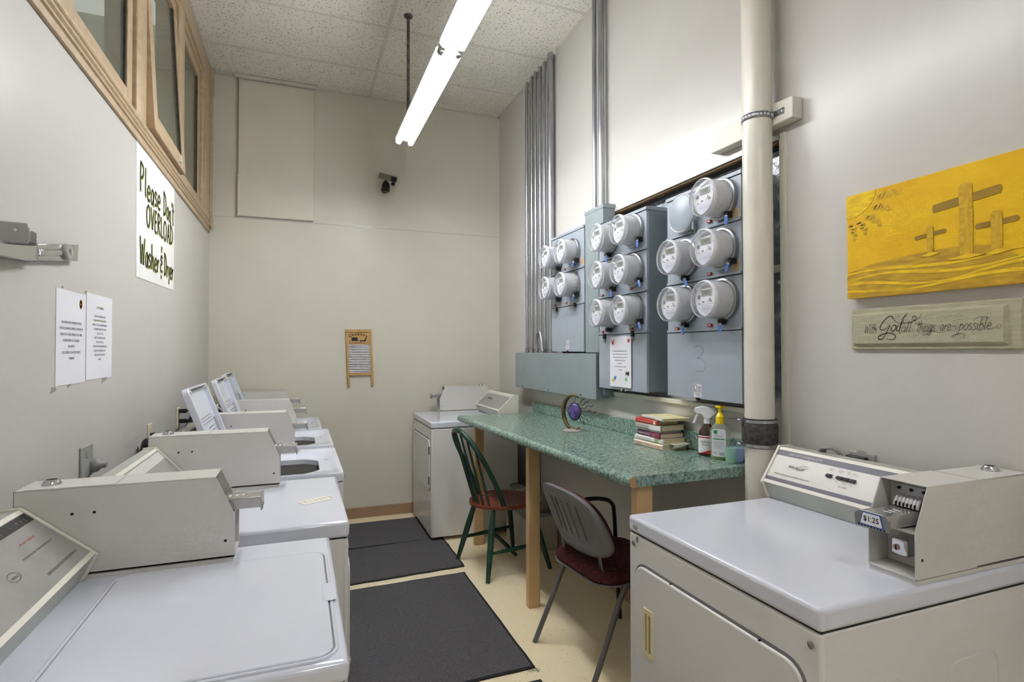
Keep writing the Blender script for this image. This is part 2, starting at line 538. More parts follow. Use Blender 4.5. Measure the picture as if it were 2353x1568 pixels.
# right wall with the meter recess and the pipe chase
RY0, RY1, RZ1, RXB = 1.677, 3.672, 2.305, 1.852
w = W()
w.box(XR, XR + .25, YF, RY0, 0, ZC)
w.box(XR, XR + .25, RY1, YB + .1, 0, ZC)
w.box(XR, XR + .25, RY0, RY1, RZ1, ZC)
w.box(XR, XR + .25, 1.87, RY1, 0, 1.205)
w.box(RXB + .012, XR + .25, RY0, RY1, 0, RZ1)
wall_right = struct(w, 'wall_right', 'wall_paint', smooth=False)
W().box(RXB, RXB + .012, RY0, RY1, 1.265, RZ1).build('recess_board', 'board_grey', wall_right, smooth=False, label='grey painted plywood at the back of the meter recess')
W().box(XR + .004, RXB, RY0 + .002, RY1, RZ1 - .009, RZ1).build('recess_header', 'raw_wood', wall_right, smooth=False, label='raw wood edge along the top of the recess')
W().box(XR + .03, RXB, RY0 + .002, RY1, RZ1 - .016, RZ1 - .009).build('recess_shadow_gap', 'dark_gap', wall_right, smooth=False, label='dark strip standing in for the shadow under the header')  # shade below the header, put in as a dark-coloured strip
W().box(XR + .004, RXB, RY1 - .012, RY1, 1.21, RZ1 - .014).build('recess_jamb', 'raw_wood', wall_right, smooth=False)
# torn plaster crumbs and patches on the board by the pipe
w = W()
for k in range(26):
    y, z = random.uniform(1.68, 1.76), random.uniform(1.35, 2.25)
    s = random.uniform(.004, .016)
    w.prism([(y + s * random.uniform(.5, 1) * math.cos(a), z + s * random.uniform(.6, 1.4) * math.sin(a)) for a in (0, 1, 2.2, 3.3, 4.3, 5.3)], 'x', RXB - random.uniform(.002, .006), RXB)
w.box(RXB - .03, RXB, 1.679, 1.79, 1.78, 1.81)
w.build('plaster_scab', 'drywall_paper', wall_right, smooth=False, label='torn plaster crumbs on the grey board')
# ledge trims below the recess and beside it
struct(W().box(XR - .014, XR + .002, 1.87, 3.05, 1.188, 1.212), 'trim_1', 'wall_cream', 'thin painted ledge along the foot of the meter recess', bevel=.003)
struct(W().box(XR - .006, XR + .002, RY0 - .03, RY0 + .003, .9, RZ1 + .02), 'trim_2', 'wall_cream', 'narrow painted edge strip beside the pipe chase', smooth=False)
struct(W().box(XR - .006, XR + .002, RY0, RY1 + .02, RZ1, RZ1 + .022), 'trim_3', 'wall_paint', 'narrow painted edge strip above the meter recess', smooth=False)

struct(W().box(XL - .2, XR + .25, YB, YB + .12, 0, ZC), 'wall_back', 'wall_cream', smooth=False)
struct(W().box(XL - .2, XR + .25, YF - .12, YF, 0, ZC), 'wall_front', 'wall_paint', smooth=False)

# left wall with the transom window opening
WY0, WY1, WZ0, WZ1 = .42, 4.80, 2.47, 3.62
w = W()
w.box(XL - .16, XL, YF, YB, 0, WZ0)
w.box(XL - .16, XL, YF, WY0, WZ0, ZC)
w.box(XL - .16, XL, WY1, YB, WZ0, ZC)
w.box(XL - .16, XL, WY0, WY1, WZ1, ZC)
struct(w, 'wall_left', 'wall_paint', smooth=False)
# the room beyond the transom
w = W()
w.box(XL - 1.7, XL - 1.6, YF, YB + .1, 0, ZC + .3)
w.box(XL - 1.7, XL - .2, YB, YB + .1, 0, ZC + .3)
struct(w, 'wall_beyond', 'corridor_paint', 'pale wall of the room beyond the transom glass', smooth=False)

# chase on the back wall: boxed drywall with a loose lower edge
w = W()
w.box(-.479, .101, YB - .035, YB + .01, 2.565, ZC - .03)
chase = struct(w, 'trim_4', 'drywall_paper', 'boxed drywall chase hanging from the ceiling on the back wall', bevel=.004)
w = W()
w.prism(catmull([(-.479, YB - .037), (-.485, YB - .03), (-.492, YB - .015), (-.486, YB - .002)], 4) + [(-.47, YB - .002), (-.47, YB - .035)], 'z', 2.56, 2.9)
w.build('curled_paper_edge', 'drywall_paper', chase)
struct(W().box(XL, XR, YB - .004, YB + .002, 2.55, 2.556), 'trim_5', 'wall_paint', 'faint wallboard seam across the back wall', smooth=False)

# baseboards
struct(W().box(XL, XR, YB - .012, YB + .001, 0, .092), 'baseboard_back', 'baseboard_brown', bevel=.003)
struct(W().box(XR - .012, XR + .001, 1.88, YB, 0, .092), 'baseboard_right', 'baseboard_brown', bevel=.003)

# ceiling: slab, T-bar grid, lay-in tiles
w = W().box(XL - .2, XR + .25, YF - .1, YB + .1, ZC + .02, ZC + .14)
ceiling = struct(w, 'ceiling', 'ceiling_slab', smooth=False)
gx = [XL, .567, XR]
gy = [YB, 4.53, 3.885, 3.255, 2.625, 1.995, 1.365, .735, .105, -.525, -1.155, YF]
for i in range(2):
    for j in range(len(gy) - 1):
        x0, x1, y1, y0 = gx[i] + .011, gx[i + 1] - .011, gy[j] - .011, gy[j + 1] + .011
        cx, cy = (x0 + x1) / 2, (y0 + y1) / 2
        t = MB().box(x0 - cx, x1 - cx, y0 - cy, y1 - cy, -.008, .008)
        o = t.build('ceiling_tile', 'ceiling_tile', ceiling, smooth=False, bevel=.002, seg=1)
        l = Vector((cx, cy, ZC + random.uniform(-.0015, .0015)))
        o.location = WM[ceiling.name].inverted() @ l
for y in gy[1:-1]:
    W().box(XL, XR, y - .012, y + .012, ZC - .009, ZC + .02).build('grid_bar', 'grid_white', ceiling, smooth=False)
W().box(.555, .579, YF, YB, ZC - .0105, ZC + .02).build('grid_runner', 'grid_white', ceiling, smooth=False)
for b in ((XL, XL + .02, YF, YB), (XR - .022, XR, YF, YB), (XL, XR, YB - .02, YB), (XL, XR, YF, YF + .02)):
    W().box(*b, ZC - .012, ZC + .02).build('wall_angle', 'grid_white', ceiling, smooth=False)
# dropped angle beside the conduits
W().box(XR - .03, XR, 3.7, 4.36, ZC - .035, ZC - .01).build('wall_angle', 'grid_white', ceiling, smooth=False)
W().box(-.5, .12, YB - .075, YB - .05, ZC - .035, ZC - .012).build('wall_angle', 'grid_white', ceiling, smooth=False)

# transom window: casing, sill, mullions, four sashes (one tipped in)
win = thing('window_1', 'tan painted wooden transom window with several sashes high on the left wall', None, (XL, 2.6, WZ0), kind='structure')
def wp(name, mb, m='window_wood', bev=.004, **k): return mb.build(name, m, win, bevel=bev, **k)
wp('apron', W().prism([(XL - .005, 2.405), (XL + .012, 2.405), (XL + .012, 2.432), (XL + .02, 2.436), (XL + .02, 2.444), (XL + .015, 2.448), (XL + .024, 2.456), (XL + .024, 2.462), (XL + .016, 2.466), (XL + .016, 2.482), (XL - .005, 2.482)], 'y', WY0 - .1, 4.985), bev=.0008)
wp('sill', W().prism([(XL - .12, 2.47), (XL + .018, 2.478), (XL + .024, 2.485), (XL + .024, 2.5), (XL - .12, 2.52)], 'y', WY0 - .05, 4.96), bev=.003)
wp('head_casing', W().box(XL - .01, XL + .018, WY0 - .1, 4.97, 3.56, 3.695))
wp('head_jamb', W().box(XL - .12, XL, WY0, WY1, 3.53, 3.63))
wp('side_casing', W().box(XL - .01, XL + .018, 4.70, 4.975, 2.48, 3.57))
wp('casing_bead', W().box(XL + .016, XL + .03, 4.90, 4.975, 2.44, 3.7))
wp('side_casing', W().box(XL - .01, XL + .018, WY0 - .1, WY0 + .04, 2.48, 3.57))
wp('bracket_plate', W().box(XL + .028, XL + .034, 4.91, 4.98, 2.42, 2.52))
wp('corner_block', W().box(XL + .01, XL + .036, 4.93, 4.985, 3.5, 3.71))
for y0, y1 in ((1.10, 1.24), (1.99, 2.13), (2.885, 3.035), (3.785, 3.935), (4.64, 4.72)):
    wp('mullion', W().prism([(XL - .12, y0), (XL + .004, y0), (XL + .012, y0 + .02), (XL + .012, y1 - .02), (XL + .004, y1), (XL - .12, y1)], 'z', 2.49, 3.57))
for i, (y0, y1, tip) in enumerate(((.44, 1.10, 0), (1.24, 1.99, 0), (2.13, 2.885, 0), (3.035, 3.785, 3.2), (3.935, 4.64, 0))):
    M = Matrix.Translation((XL - .03, 0, 3.53)) @ Matrix.Rotation(R(-tip), 4, 'Y')
    def S(*b):
        m = W(); m.m = M; return m.box(*b)
    H = -1.02
    m = W(); m.m = M
    m.box(-.018, .018, y0 + .004, y0 + .075, H, 0); m.box(-.018, .018, y1 - .075, y1 - .004, H, 0)
    m.box(-.018, .018, y0 + .075, y1 - .075, H, H + .085); m.box(-.018, .018, y0 + .075, y1 - .075, -.07, 0)
    sash = wp('sash', m, bev=.003)
    if tip: sash['label'] = 'sash tipped open into the room at its foot'
    S(-.003, .003, y0 + .07, y1 - .07, H + .08, -.065).build('pane', 'window_glass', sash, smooth=False)
    m = W(); m.m = M
    for a, b in ((y0 + .075, y0 + .085), (y1 - .085, y1 - .075)):
        m.box(-.01, .012, a, b, H + .085, -.07)
    m.build('glazing_putty', 'window_grime', sash, smooth=False)
    if tip:
        S(-.019, -.012, y0 + .01, y1 - .01, H - .004, H + .02).build('weather_strip', 'window_grime', sash, smooth=False)
        S(.014, .03, y1 - .2, y1 - .17, H + .02, H + .06).build('pull_catch', 'cream_plastic', sash, smooth=False)

# ------------------------------------------------------------------ fluorescent strip lights on poles
def tube_mat(name, strength):
    m = bpy.data.materials.new(name); m.use_nodes = True
    b = m.node_tree.nodes['Principled BSDF']
    n = m.node_tree.nodes.new('ShaderNodeTexNoise'); n.inputs['Scale'].default_value = 2
    mr = m.node_tree.nodes.new('ShaderNodeMapRange'); mr.inputs['To Min'].default_value = strength * .97; mr.inputs['To Max'].default_value = strength * 1.03
    m.node_tree.links.new(n.outputs['Fac'], mr.inputs['Value']); m.node_tree.links.new(mr.outputs[0], b.inputs['Emission Strength'])
    b.inputs['Base Color'].default_value = (.9, .9, .9, 1)
    b.inputs['Emission Color'].default_value = (.96, .98, 1.0, 1)
    MATS[name] = m
tube_mat('tube_glow_far', TUBE_STRENGTH * 1.0)
tube_mat('tube_glow_near', TUBE_STRENGTH * .34)
tube_mat('tube_glow_fill', TUBE_STRENGTH * .6)
def fixture(y0, y1, label, poles, glow):
    t = thing('strip_light', label, 'light fixture', (.672, (y0 + y1) / 2, 2.90), group='strip lights hung from the ceiling')
    W().prism([(.612, 2.927), (.732, 2.927), (.736, 2.932), (.716, 2.956), (.716, 2.992), (.628, 2.992), (.628, 2.956), (.608, 2.932)], 'y', y0, y1).build('housing', 'fixture_white', t, bevel=.002)
    for x in (.630, .714):
        W().cyl((x, y0 + .03, 2.91), (x, y1 - .03, 2.91), .0185, n=16).build('tube', glow, t)
        for y, s in ((y0 + .006, 1), (y1 - .006, -1)):
            W().box(x - .012, x + .012, y - .006, y + .006, 2.895, 2.94).build('socket', 'fixture_white', t, bevel=.004)
            W().cyl((x, y + s * .006, 2.91), (x, y + s * .026, 2.91), .0188, n=16).build('tube_cap', 'steel', t)
    for y in (y0 + .02, y1 - .02):
        W().box(.664, .68, y - .012, y + .012, 2.925, 2.94).build('end_clip', 'steel', t)
    for y in poles:
        W().cyl((.668, y, 2.97), (.668, y, ZC - .009), .0105, n=12).build('hanging_pole', 'dark_steel', t)
        W().lathe([(.026, -.012), (.03, 0)], (.668, y, ZC - .01), n=16).build('pole_collar', 'dark_steel', t)
fixture(2.585, 3.88, 'twin-tube strip light farther from the camera, ending near the back wall', (3.695,), 'tube_glow_far')
fixture(1.28, 2.575, 'twin-tube strip light nearer the camera, running out of the top of the picture', (1.6,), 'tube_glow_near')
fixture(-1.35, -.05, 'added twin-tube strip light behind the camera, unseen fill for the faces turned to it', (-.3, -1.1), 'tube_glow_fill')  # added fixture out of view, fills the faces turned towards the camera

# ------------------------------------------------------------------ coin-operated machines
def coin_box(root, xf, length, y0, y1, zt, price, wallside_dots=True):
    """sheet-metal coin meter; front faces +x, stands on the machine top at zt"""
    xr, zb, zh = xf - length, zt + .012, zt + .226
    ym = (y0 + y1) / 2
    prof = [(xr, zb), (xf, zb), (xf, zb + .112), (xf - .046, zh), (xr, zh)]
    m = MB()
    m.prism(prof, 'y', y0, y0 + .003); m.prism(prof, 'y', y1 - .003, y1)
    m.box(xr, xf - .046, y0, y1, zh - .003, zh)
    m.box(xr, xr + .003, y0, y1, zb, zh)
    m.box(xr, xf, y0, y1, zb, zb + .006)
    m.box(xf - .075, xf - .004, y0 + .003, y1 - .003, zb + .104, zb + .112)       # shelf
    m.box(xf - .085, xf - .08, y0 + .003, y1 - .003, zb + .1, zh - .003)
    m.box(xf - .072, xf - .068, y0 + .003, y1 - .003, zb + .006, zb + .104)
    cb = m.build('coin_box', 'box_enamel', root, bevel=.0012)
    MB().box(xr + .004, xf - .003, y0 + .0012, y1 - .0012, zt, zb - .0012).build('plinth', 'box_enamel', cb)
    MB().box(xf - .0805, xf - .076, ym - .042, ym + .042, zb + .122, zb + .2).build('slide_plate', 'steel', cb, bevel=.001)
    for y in (-.03, 0, .03): MB().cyl((xf - .076, ym + y, zb + .19), (xf - .073, ym + y, zb + .19), .004, n=10).build('plate_screw', 'black_hole', cb)
    for k in range(7):
        y = ym - .027 + k * .009
        MB().tube(catmull([(xf - .077, y, zb + .172), (xf - .066, y, zb + .17), (xf - .058, y, zb + .16), (xf - .054, y, zb + .15)], 3), .0040, 8).build('coin_cradle', 'rib_metal', cb)
    for k in range(6):
        y = ym - .0225 + k * .009
        MB().box(xf - .07, xf - .05, y - .0009, y + .0009, zb + .149, zb + .160).build('coin_slot', 'black_hole', cb, smooth=False)
    # the pull-out slide
    m = MB()
    m.box(xf - .078, xf + .062, ym - .031, ym + .031, zb + .143, zb + .147)
    m.box(xf - .078, xf + .062, ym - .034, ym - .031, zb + .118, zb + .148)
    m.box(xf - .078, xf + .062, ym + .031, ym + .034, zb + .118, zb + .148)
    m.box(xf - .04, xf + .061, ym - .03, ym + .03, zb + .12, zb + .123)
    m.build('coin_slide', 'slide_metal', cb, bevel=.001)
    MB().prism([(ym - .042, zb + .112), (ym + .042, zb + .112), (ym + .044, zb + .14), (ym + .03, zb + .15), (ym - .03, zb + .15), (ym - .044, zb + .14)], 'x', xf + .061, xf + .065).build('slide_front', 'steel', cb, bevel=.001)
    m = MB()
    for k in range(9): m.box(xf + .064, xf + .0656, ym - .034 + k * .0078, ym - .030 + k * .0078, zb + .113, zb + .117)
    m.build('slide_notches', 'black_hole', cb)
    if price:
        MB().prism([(ym - .03, zb + .116), (ym + .03, zb + .116), (ym + .022, zb + .148), (ym - .022, zb + .148)], 'x', xf + .065, xf + .0658).build('price_border', 'label_blue', cb)
        MB().prism([(ym - .027, zb + .119), (ym + .027, zb + .119), (ym + .02, zb + .1455), (ym - .02, zb + .1455)], 'x', xf + .0658, xf + .0664).build('price_label', 'paper', cb)
        MB().text('$1.25', .0175, (xf + .0668, ym, zb + .127), (0, 1, 0), (0, 0, 1), bold=.01).build('price_lettering', 'ink', cb, smooth=False, flat=True)
    m = MB()
    for k in range(3): m.box(xf - .02 + k * .016, xf - .014 + k * .016, ym - .006, ym + .012, zb + .1471, zb + .1476)
    m.build('slide_stamp', 'ink_white', cb, smooth=False)
    # vault lock in the lower pocket, top lock, rivet, screw holes
    MB().box(xf - .068, xf - .028, ym - .024, ym + .02, zb + .034, zb + .078).build('vault_lock', 'chrome', cb, bevel=.008, seg=3)
    m = MB(); m.cyl((xf - .0285, ym - .006, zb + .055), (xf - .026, ym - .006, zb + .055), .0075, n=16)
    m.build('lock_face', 'copper_tint', cb)
    MB().box(xf - .0262, xf - .0255, ym - .0075, ym - .0045, zb + .049, zb + .061).build('key_slot', 'black_hole', cb)
    MB().lathe([(.007, 0), (.006, .004), (.002, .006)], (xf - .068, ym + .034, zb + .025), 'x', 12).build('rivet', 'brass_dark', cb)
    MB().lathe([(.02, 0), (.02, .003), (.014, .012), (.011, .0125), (.011, .008)], (xr + .055, ym, zh), 'z', 20).build('top_lock', 'chrome', cb)
    m = MB()
    m.box(xr + .2, xr + .2012, y0 + .004, y1 - .004, zh, zh + .0004)
    m.box(xr + .02, xr + .2, y0 + .004, y0 + .0052, zh, zh + .0004)
    m.build('lid_seam', 'ink_grey', cb, smooth=False)
    for ys, s in ((y0, -1), (y1, 1)):
        for x, z in (((xf - .355, .15), (xf - .31, .15), (xf - .022, .045)) if s < 0 else ((xf - .022, .045),)):
            MB().cyl((x, ys, zb + z), (x, ys + s * .0006, zb + z), .0035, n=10).build('screw_hole', 'black_hole', cb)
    return cb

def console(root, xn, xt, xr, y0, y1, zt, style):
    """sloped control console between y0 and y1; nose at xn, top edge xt..xr"""
    zn, ztp = zt + .062, zt + .184
    prof = [(xr, zt), (xn - .03, zt), (xn, zn), (xt, ztp), (xr, ztp)]
    faces = {'grey': 'console_grey', 'light': 'console_light'}[style['face']]
    co = MB().prism(prof, 'y', y0 + .008, y1 - .008).build('console', 'console_kick', root)
    cap = [(xr - .004, zt), (xn - .026, zt), (xn - .018, zt + .008), (xn + .008, zn), (xt + .004, ztp + .006), (xr - .004, ztp + .004)]
    for a, b in ((y0, y0 + .01), (y1 - .01, y1)):
        MB().prism(cap, 'y', a, b).build('end_cap', 'cream_plastic', co, bevel=.002)
    N, T = Vector((xn, 0, zn)), Vector((xt, 0, ztp))
    d = (T - N); L = d.length; v = d / L
    nrm = Vector((v.z, 0, -v.x))
    def strip(name, m, a, b, ya, yb, th):
        p0, p1 = N + v * a, N + v * b
        q = [(p.x, p.z) for p in (p0, p1, p1 + nrm * th, p0 + nrm * th)]
        return MB().prism(q, 'y', ya, yb).build(name, m, co, smooth=False)
    strip('face_panel', faces, .012, L - .012, y0 + .01, y1 - .01, .0015)
    strip('top_trim', 'cream_plastic', L - .012, L, y0 + .01, y1 - .01, .003)
    strip('bottom_trim', 'cream_plastic', 0, .012, y0 + .01, y1 - .01, .004)
    for m_, a, b in style.get('stripes', []):
        strip('stripe', m_, a * L, b * L, y0 + .0105, y1 - .0105, .0021)
    def P(y, f, off=.0026): return N + v * (f * L) + nrm * off + Vector((0, y, 0))
    for m_, body, size, y, f, sh in style.get('texts', []):
        MB().text(body, size, P(y, f), (0, 1, 0), v, shear=sh).build('lettering', m_, co, smooth=False, flat=True)
    for y, f in style.get('buttons', []):
        q = P(y, f, 0)
        m = MB()
        m.hexa([tuple(q + Vector((0, a, 0)) + v * b) for a, b in ((-.0105, -.006), (.0105, -.006), (.0105, .006), (-.0105, .006))],
               [tuple(q + Vector((0, a, 0)) + v * b + nrm * c) for a, b, c in ((-.0095, -.005, .011), (.0095, -.005, .011), (.0095, .005, .005), (-.0095, .005, .005))])
        m.build('push_button', 'button_dark', co)
    for y, f, s in style.get('dots', []):
        MB().poly([(-s, -s * .5), (s, -s * .5), (s, s * .5), (-s, s * .5)], P(y, f, .003), (0, 1, 0), v).build('indicator', 'ink_white', co, smooth=False, flat=True)
    if 'oval' in style:
        y, f = style['oval']
        m = MB(); e = [(.02 * math.cos(R(a)), .011 * math.sin(R(a))) for a in range(0, 361, 15)]
        m.ribbon(e, .001, P(y, f), (0, 1, 0), v); m.build('cycle_oval', 'ink', co, smooth=False, flat=True)
    if style.get('swoosh'):
        y, f = style['swoosh']
        m = MB(); e = catmull([(.03, .012), (.012, .011), (-.008, .0), (-.006, -.008), (.012, -.006), (.034, .008)], 6)
        m.ribbon(e, .001, P(y, f), (0, 1, 0), v); m.build('logo_swoosh', 'ink', co, smooth=False, flat=True)
    return co

def machine(kind, label, loc, rz, Wd, Dp, H, box, con, style, lid='none', price=False, group=None, number=None, handle=1, hinges=False, emboss=False):
    """box=(front offset, length, side), con=(nose, top, rear offsets from the front); front faces +x at x=0"""
    name = 'clothes_dryer' if kind == 'dryer' else 'washing_machine'
    t = thing(name, label, 'dryer' if kind == 'dryer' else 'washer', loc, rz, group)
    y0, y1 = -Wd / 2, Wd / 2
    tp = .052 if kind == 'dryer' else .04
    MB().box(-Dp + .006, -.012, y0 + .004, y1 - .004, .03, H - tp - .002).build('cabinet', 'enamel_side', t, bevel=.006)
    m = MB()
    m.box(-.02, -.003, y0 + .002, y1 - .002, .03, H - tp - .004)
    fr = m.build('front_panel', 'enamel_side', t, bevel=.007, seg=3)
    for x in (-.08, -Dp + .08):
        for y in (y0 + .06, y1 - .06): MB().lathe([(.02, 0), (.02, .012), (.008, .012), (.008, .032)], (x, y, 0), 'z', 12).build('levelling_foot', 'black_plastic', t)
    if lid != 'open':
        MB().box(-Dp, 0, y0, y1, H - tp, H).build('top_panel', 'enamel_white', t, bevel=.011, seg=3)
    MB().box(-Dp + .01, -.008, y0 + .006, y1 - .006, H - tp - .004, H - tp).build('top_gasket', 'dark_gap', t)
    bs = box[2]
    by0, by1 = (y1 - .122, y1 - .006) if bs > 0 else (y0 + .006, y0 + .122)
    coin_box(t, -box[0], box[1], by0, by1, H, price)
    cy0, cy1 = (y0 + .002, by0 - .004) if bs > 0 else (by1 + .004, y1 - .002)
    console(t, -con[0], -con[1], -con[2], cy0, cy1, H, style)
    for y in (y0 + .045,):
        MB().lathe([(.008, 0), (.008, .004), (.004, .006)], (0, y, H - tp * .55), 'x', 12).build('top_lock', 'chrome', t)
    lc = .5 * (y0 + by0) if bs > 0 else .5 * (by1 + y1)          # centre of the lid beside the coin box
    lw = (Wd - .15) * .97
    if lid == 'closed':
        o = rrect(-.26, lc, .47, lw, .035, 6); i2 = rrect(-.26, lc, .462, lw - .008, .033, 6); o3 = rrect(-.26, lc, .49, lw + .02, .045, 6)
        m = MB(); m.ring(o3, rrect(-.26, lc, .476, lw + .006, .037, 6), 'z', H - .002, H + .005)
        m.build('lid_ridge', 'enamel_white', t, bevel=.002)
        m = MB(); m.ring(rrect(-.26, lc, .478, lw + .008, .037, 6), rrect(-.26, lc, .466, lw - .004, .035, 6), 'z', H - .002, H + .0008)
        m.build('lid_gap', 'ink_faint', t, smooth=False)
        lid_o = MB().prism(o, 'z', H - .001, H + .0065).build('lid', 'enamel_white', t, bevel=.003, seg=3)
        m = MB(); m.loft([[(x, y, H + .0068) for x, y in rrect(-.021, lc + .0, .03, .1, .014, 5)], [(x, y, H + .0062) for x, y in rrect(-.021, lc, .02, .08, .009, 5)]])
        m.build('lid_pull', 'enamel_white', lid_o, bevel=.001)
    if lid == 'open':
        n = 10
        op = rrect(-.255, lc, .43, lw - .02, .10, n)
        deck = rrect(-.255, lc, .455, lw + .005, .11, n)
        hole = [(-.255 + .185 * math.cos(a), lc + .205 * math.sin(a)) for a in [math.atan2((p[1] - lc) / .22, (p[0] + .255) / .2) for p in op]]
        outer = rrect(-Dp / 2, 0, Dp, Wd, .012, n)
        m = MB()
        m.loft([[(x, y, H - tp) for x, y in outer], [(x, y, H - .006) for x, y in outer], [(x * .992 - .003, y * .992, H) for x, y in outer],
                [(x, y, H) for x, y in deck], [(x, y, H - .012) for x, y in op], [(x, y, H - .016) for x, y in hole], [(x, y, H - .05) for x, y in hole]], False, False)
        m.build('top_panel', 'enamel_white', t, angle=50)
        m = MB(); m.lathe([(.215, H - .062), (.205, H - .05), (.20, H - .06), (.22, H - .2), (.22, H - .5)], (-.255, lc, 0), 'z', 28, False, True)
        m.build('tub', 'tub_grey', t)
        m = MB(); m.lathe([(.205, H - .055), (.19, H - .047), (.19, H - .06)], (-.255, lc, 0), 'z', 28, False, False); m.build('tub_ring', 'black_plastic', t)
        m = MB(); m.lathe([(.1, H - .5), (.06, H - .4), (.045, H - .14), (.03, H - .1)], (-.255, lc, 0), 'z', 16); m.build('agitator', 'cream_plastic', t)
        # opened lid: hinged at the rear, leaning back to the wall
        M = Matrix.Translation((-.50, lc, H + .006)) @ Matrix.Rotation(R(-110.5), 4, 'Y')
        Ll, Lh = .415, lw / 2 - .012
        m = MB(); m.m = M
        m.prism(rrect(Ll / 2, 0, Ll, 2 * Lh, .03, 5), 'z', .012, .02)
        m.ring(rrect(Ll / 2, 0, Ll, 2 * Lh, .03, 5), rrect(Ll / 2, 0, Ll - .02, 2 * Lh - .02, .024, 5), 'z', -.008, .016)
        lo = m.build('lid', 'enamel_white', t, bevel=.003, label='raised lid with its printed underside towards the room')
        lo_w = M
        def inner(mm): mm.m = M; return mm
        m = inner(MB()); m.box(Ll - .03, Ll - .006, -Lh + .05, Lh - .05, .0105, .0118); m.build('latch_strip', 'ink_faint', lo, smooth=False)
        for y in (-Lh + .03, Lh - .03): inner(MB()).lathe([(.009, .012), (.007, -.012)], (Ll - .018, y, 0), 'z', 10).build('bumper', 'cream_plastic', lo)
        m = inner(MB()); m.box(.07, .24, Lh - .07, Lh - .02, .009, .0118); m.build('warning_sticker', 'ink_faint', lo, smooth=False)
        m = inner(MB()); rnd = random.Random(3)
        for k in range(3): m.box(.262 - k * .014, .2645 - k * .014, -Lh + .05, Lh - .1, .0108, .0118)
        for k in range(12):
            x = .205 - k * .017
            if x < .015: break
            a = -Lh + .05
            while a < Lh - .12:
                b = a + rnd.uniform(.02, .07)
                if rnd.random() < .75: m.box(x, x + .004, a, min(b, Lh - .1), .0108, .0118)
                a = b + rnd.uniform(.008, .03)
        m.build('printed_instructions', 'ink_grey', lo, smooth=False)
        # moulded dispenser dimples on the deck beside the opening
        m = MB(); m.lathe([(.014, H - .011), (.012, H - .007)], (-.055, lc + .12, 0), 'z', 14); m.build('deck_dimple', 'enamel_white', t)
    if kind == 'dryer':
        dy = (.03 if handle > 0 else -.03) * 0
        door = MB().prism(rrect(dy, .575, Wd - .085, .39, .05, 6), 'x', -.004, .006).build('door', 'enamel_side', t, bevel=.005, seg=3)
        m = MB(); m.ring(rrect(dy, .575, Wd - .07, .405, .056, 6), rrect(dy, .575, Wd - .087, .388, .05, 6), 'x', -.004, -.0022); m.build('door_gap', 'ink_grey', t, smooth=False)
        hy = handle * (Wd / 2 - .12)
        m = MB(); m.ring(rrect(hy, .575, .055, .15, .006, 3), rrect(hy, .575, .03, .118, .004, 3), 'x', .004, .0085)
        hd = m.build('door_pull', 'enamel_side' if hinges else 'beige_pull', door, bevel=.001)
        m = MB(); m.box(.0045, .0065, hy - .016, hy + .016, .515, .635); m.build('pull_pocket', 'pull_shade', door)
        m = MB(); m.box(.0045, .009, hy - .004, hy + .003, .517, .633); m.build('pull_rib', 'enamel_side' if hinges else 'beige_pull', door)
        if hinges:
            for z in (.46, .69):
                m = MB(); m.box(.004, .01, -handle * (Wd / 2 - .045) - .006, -handle * (Wd / 2 - .045) + .006, z - .03, z + .03); m.build('hinge', 'black_plastic', door)
        for y in (y0 + .028, y1 - .028):
            MB().lathe([(.0085, 0), (.0085, .002), (.005, .004)], (-.003, y, H - tp - .035), 'x', 14).build('panel_screw', 'steel', t)
        for y in (-.14, .2):
            MB().cyl((-.003, y, .77), (.004, y, .77), .003, n=8).build('panel_screw', 'black_hole', t)
        MB().prism(rrect(0, .19, Wd - .05, .27, .02, 4), 'x', -.004, -.0015).build('toe_panel', 'enamel_side', t, bevel=.001)
    if emboss:
        for xa, xb, za, zb in ((-.10, -.26, .2, .72), (-.42, -.6, .2, .72)):
            c = rrect((xa + xb) / 2, (za + zb) / 2, abs(xb - xa), zb - za, .03, 5)
            MB().ring(c, rrect((xa + xb) / 2, (za + zb) / 2, abs(xb - xa) - .008, zb - za - .008, .028, 5), 'y', y1 - .0045, y1 - .0025).build('side_emboss', 'enamel_side', t)
    if number:
        MB().box(-.0032, -.0022, number[1] - .012, number[1] + .012, number[2] - .012, number[2] + .018).build('number_sticker', 'enamel_side', t)
        MB().text(number[0], .026, (-.0018, number[1], number[2] - .006), (0, 1, 0), (0, 0, 1), bold=.01).build('number_lettering', 'ink', t, smooth=False, flat=True)
    return t

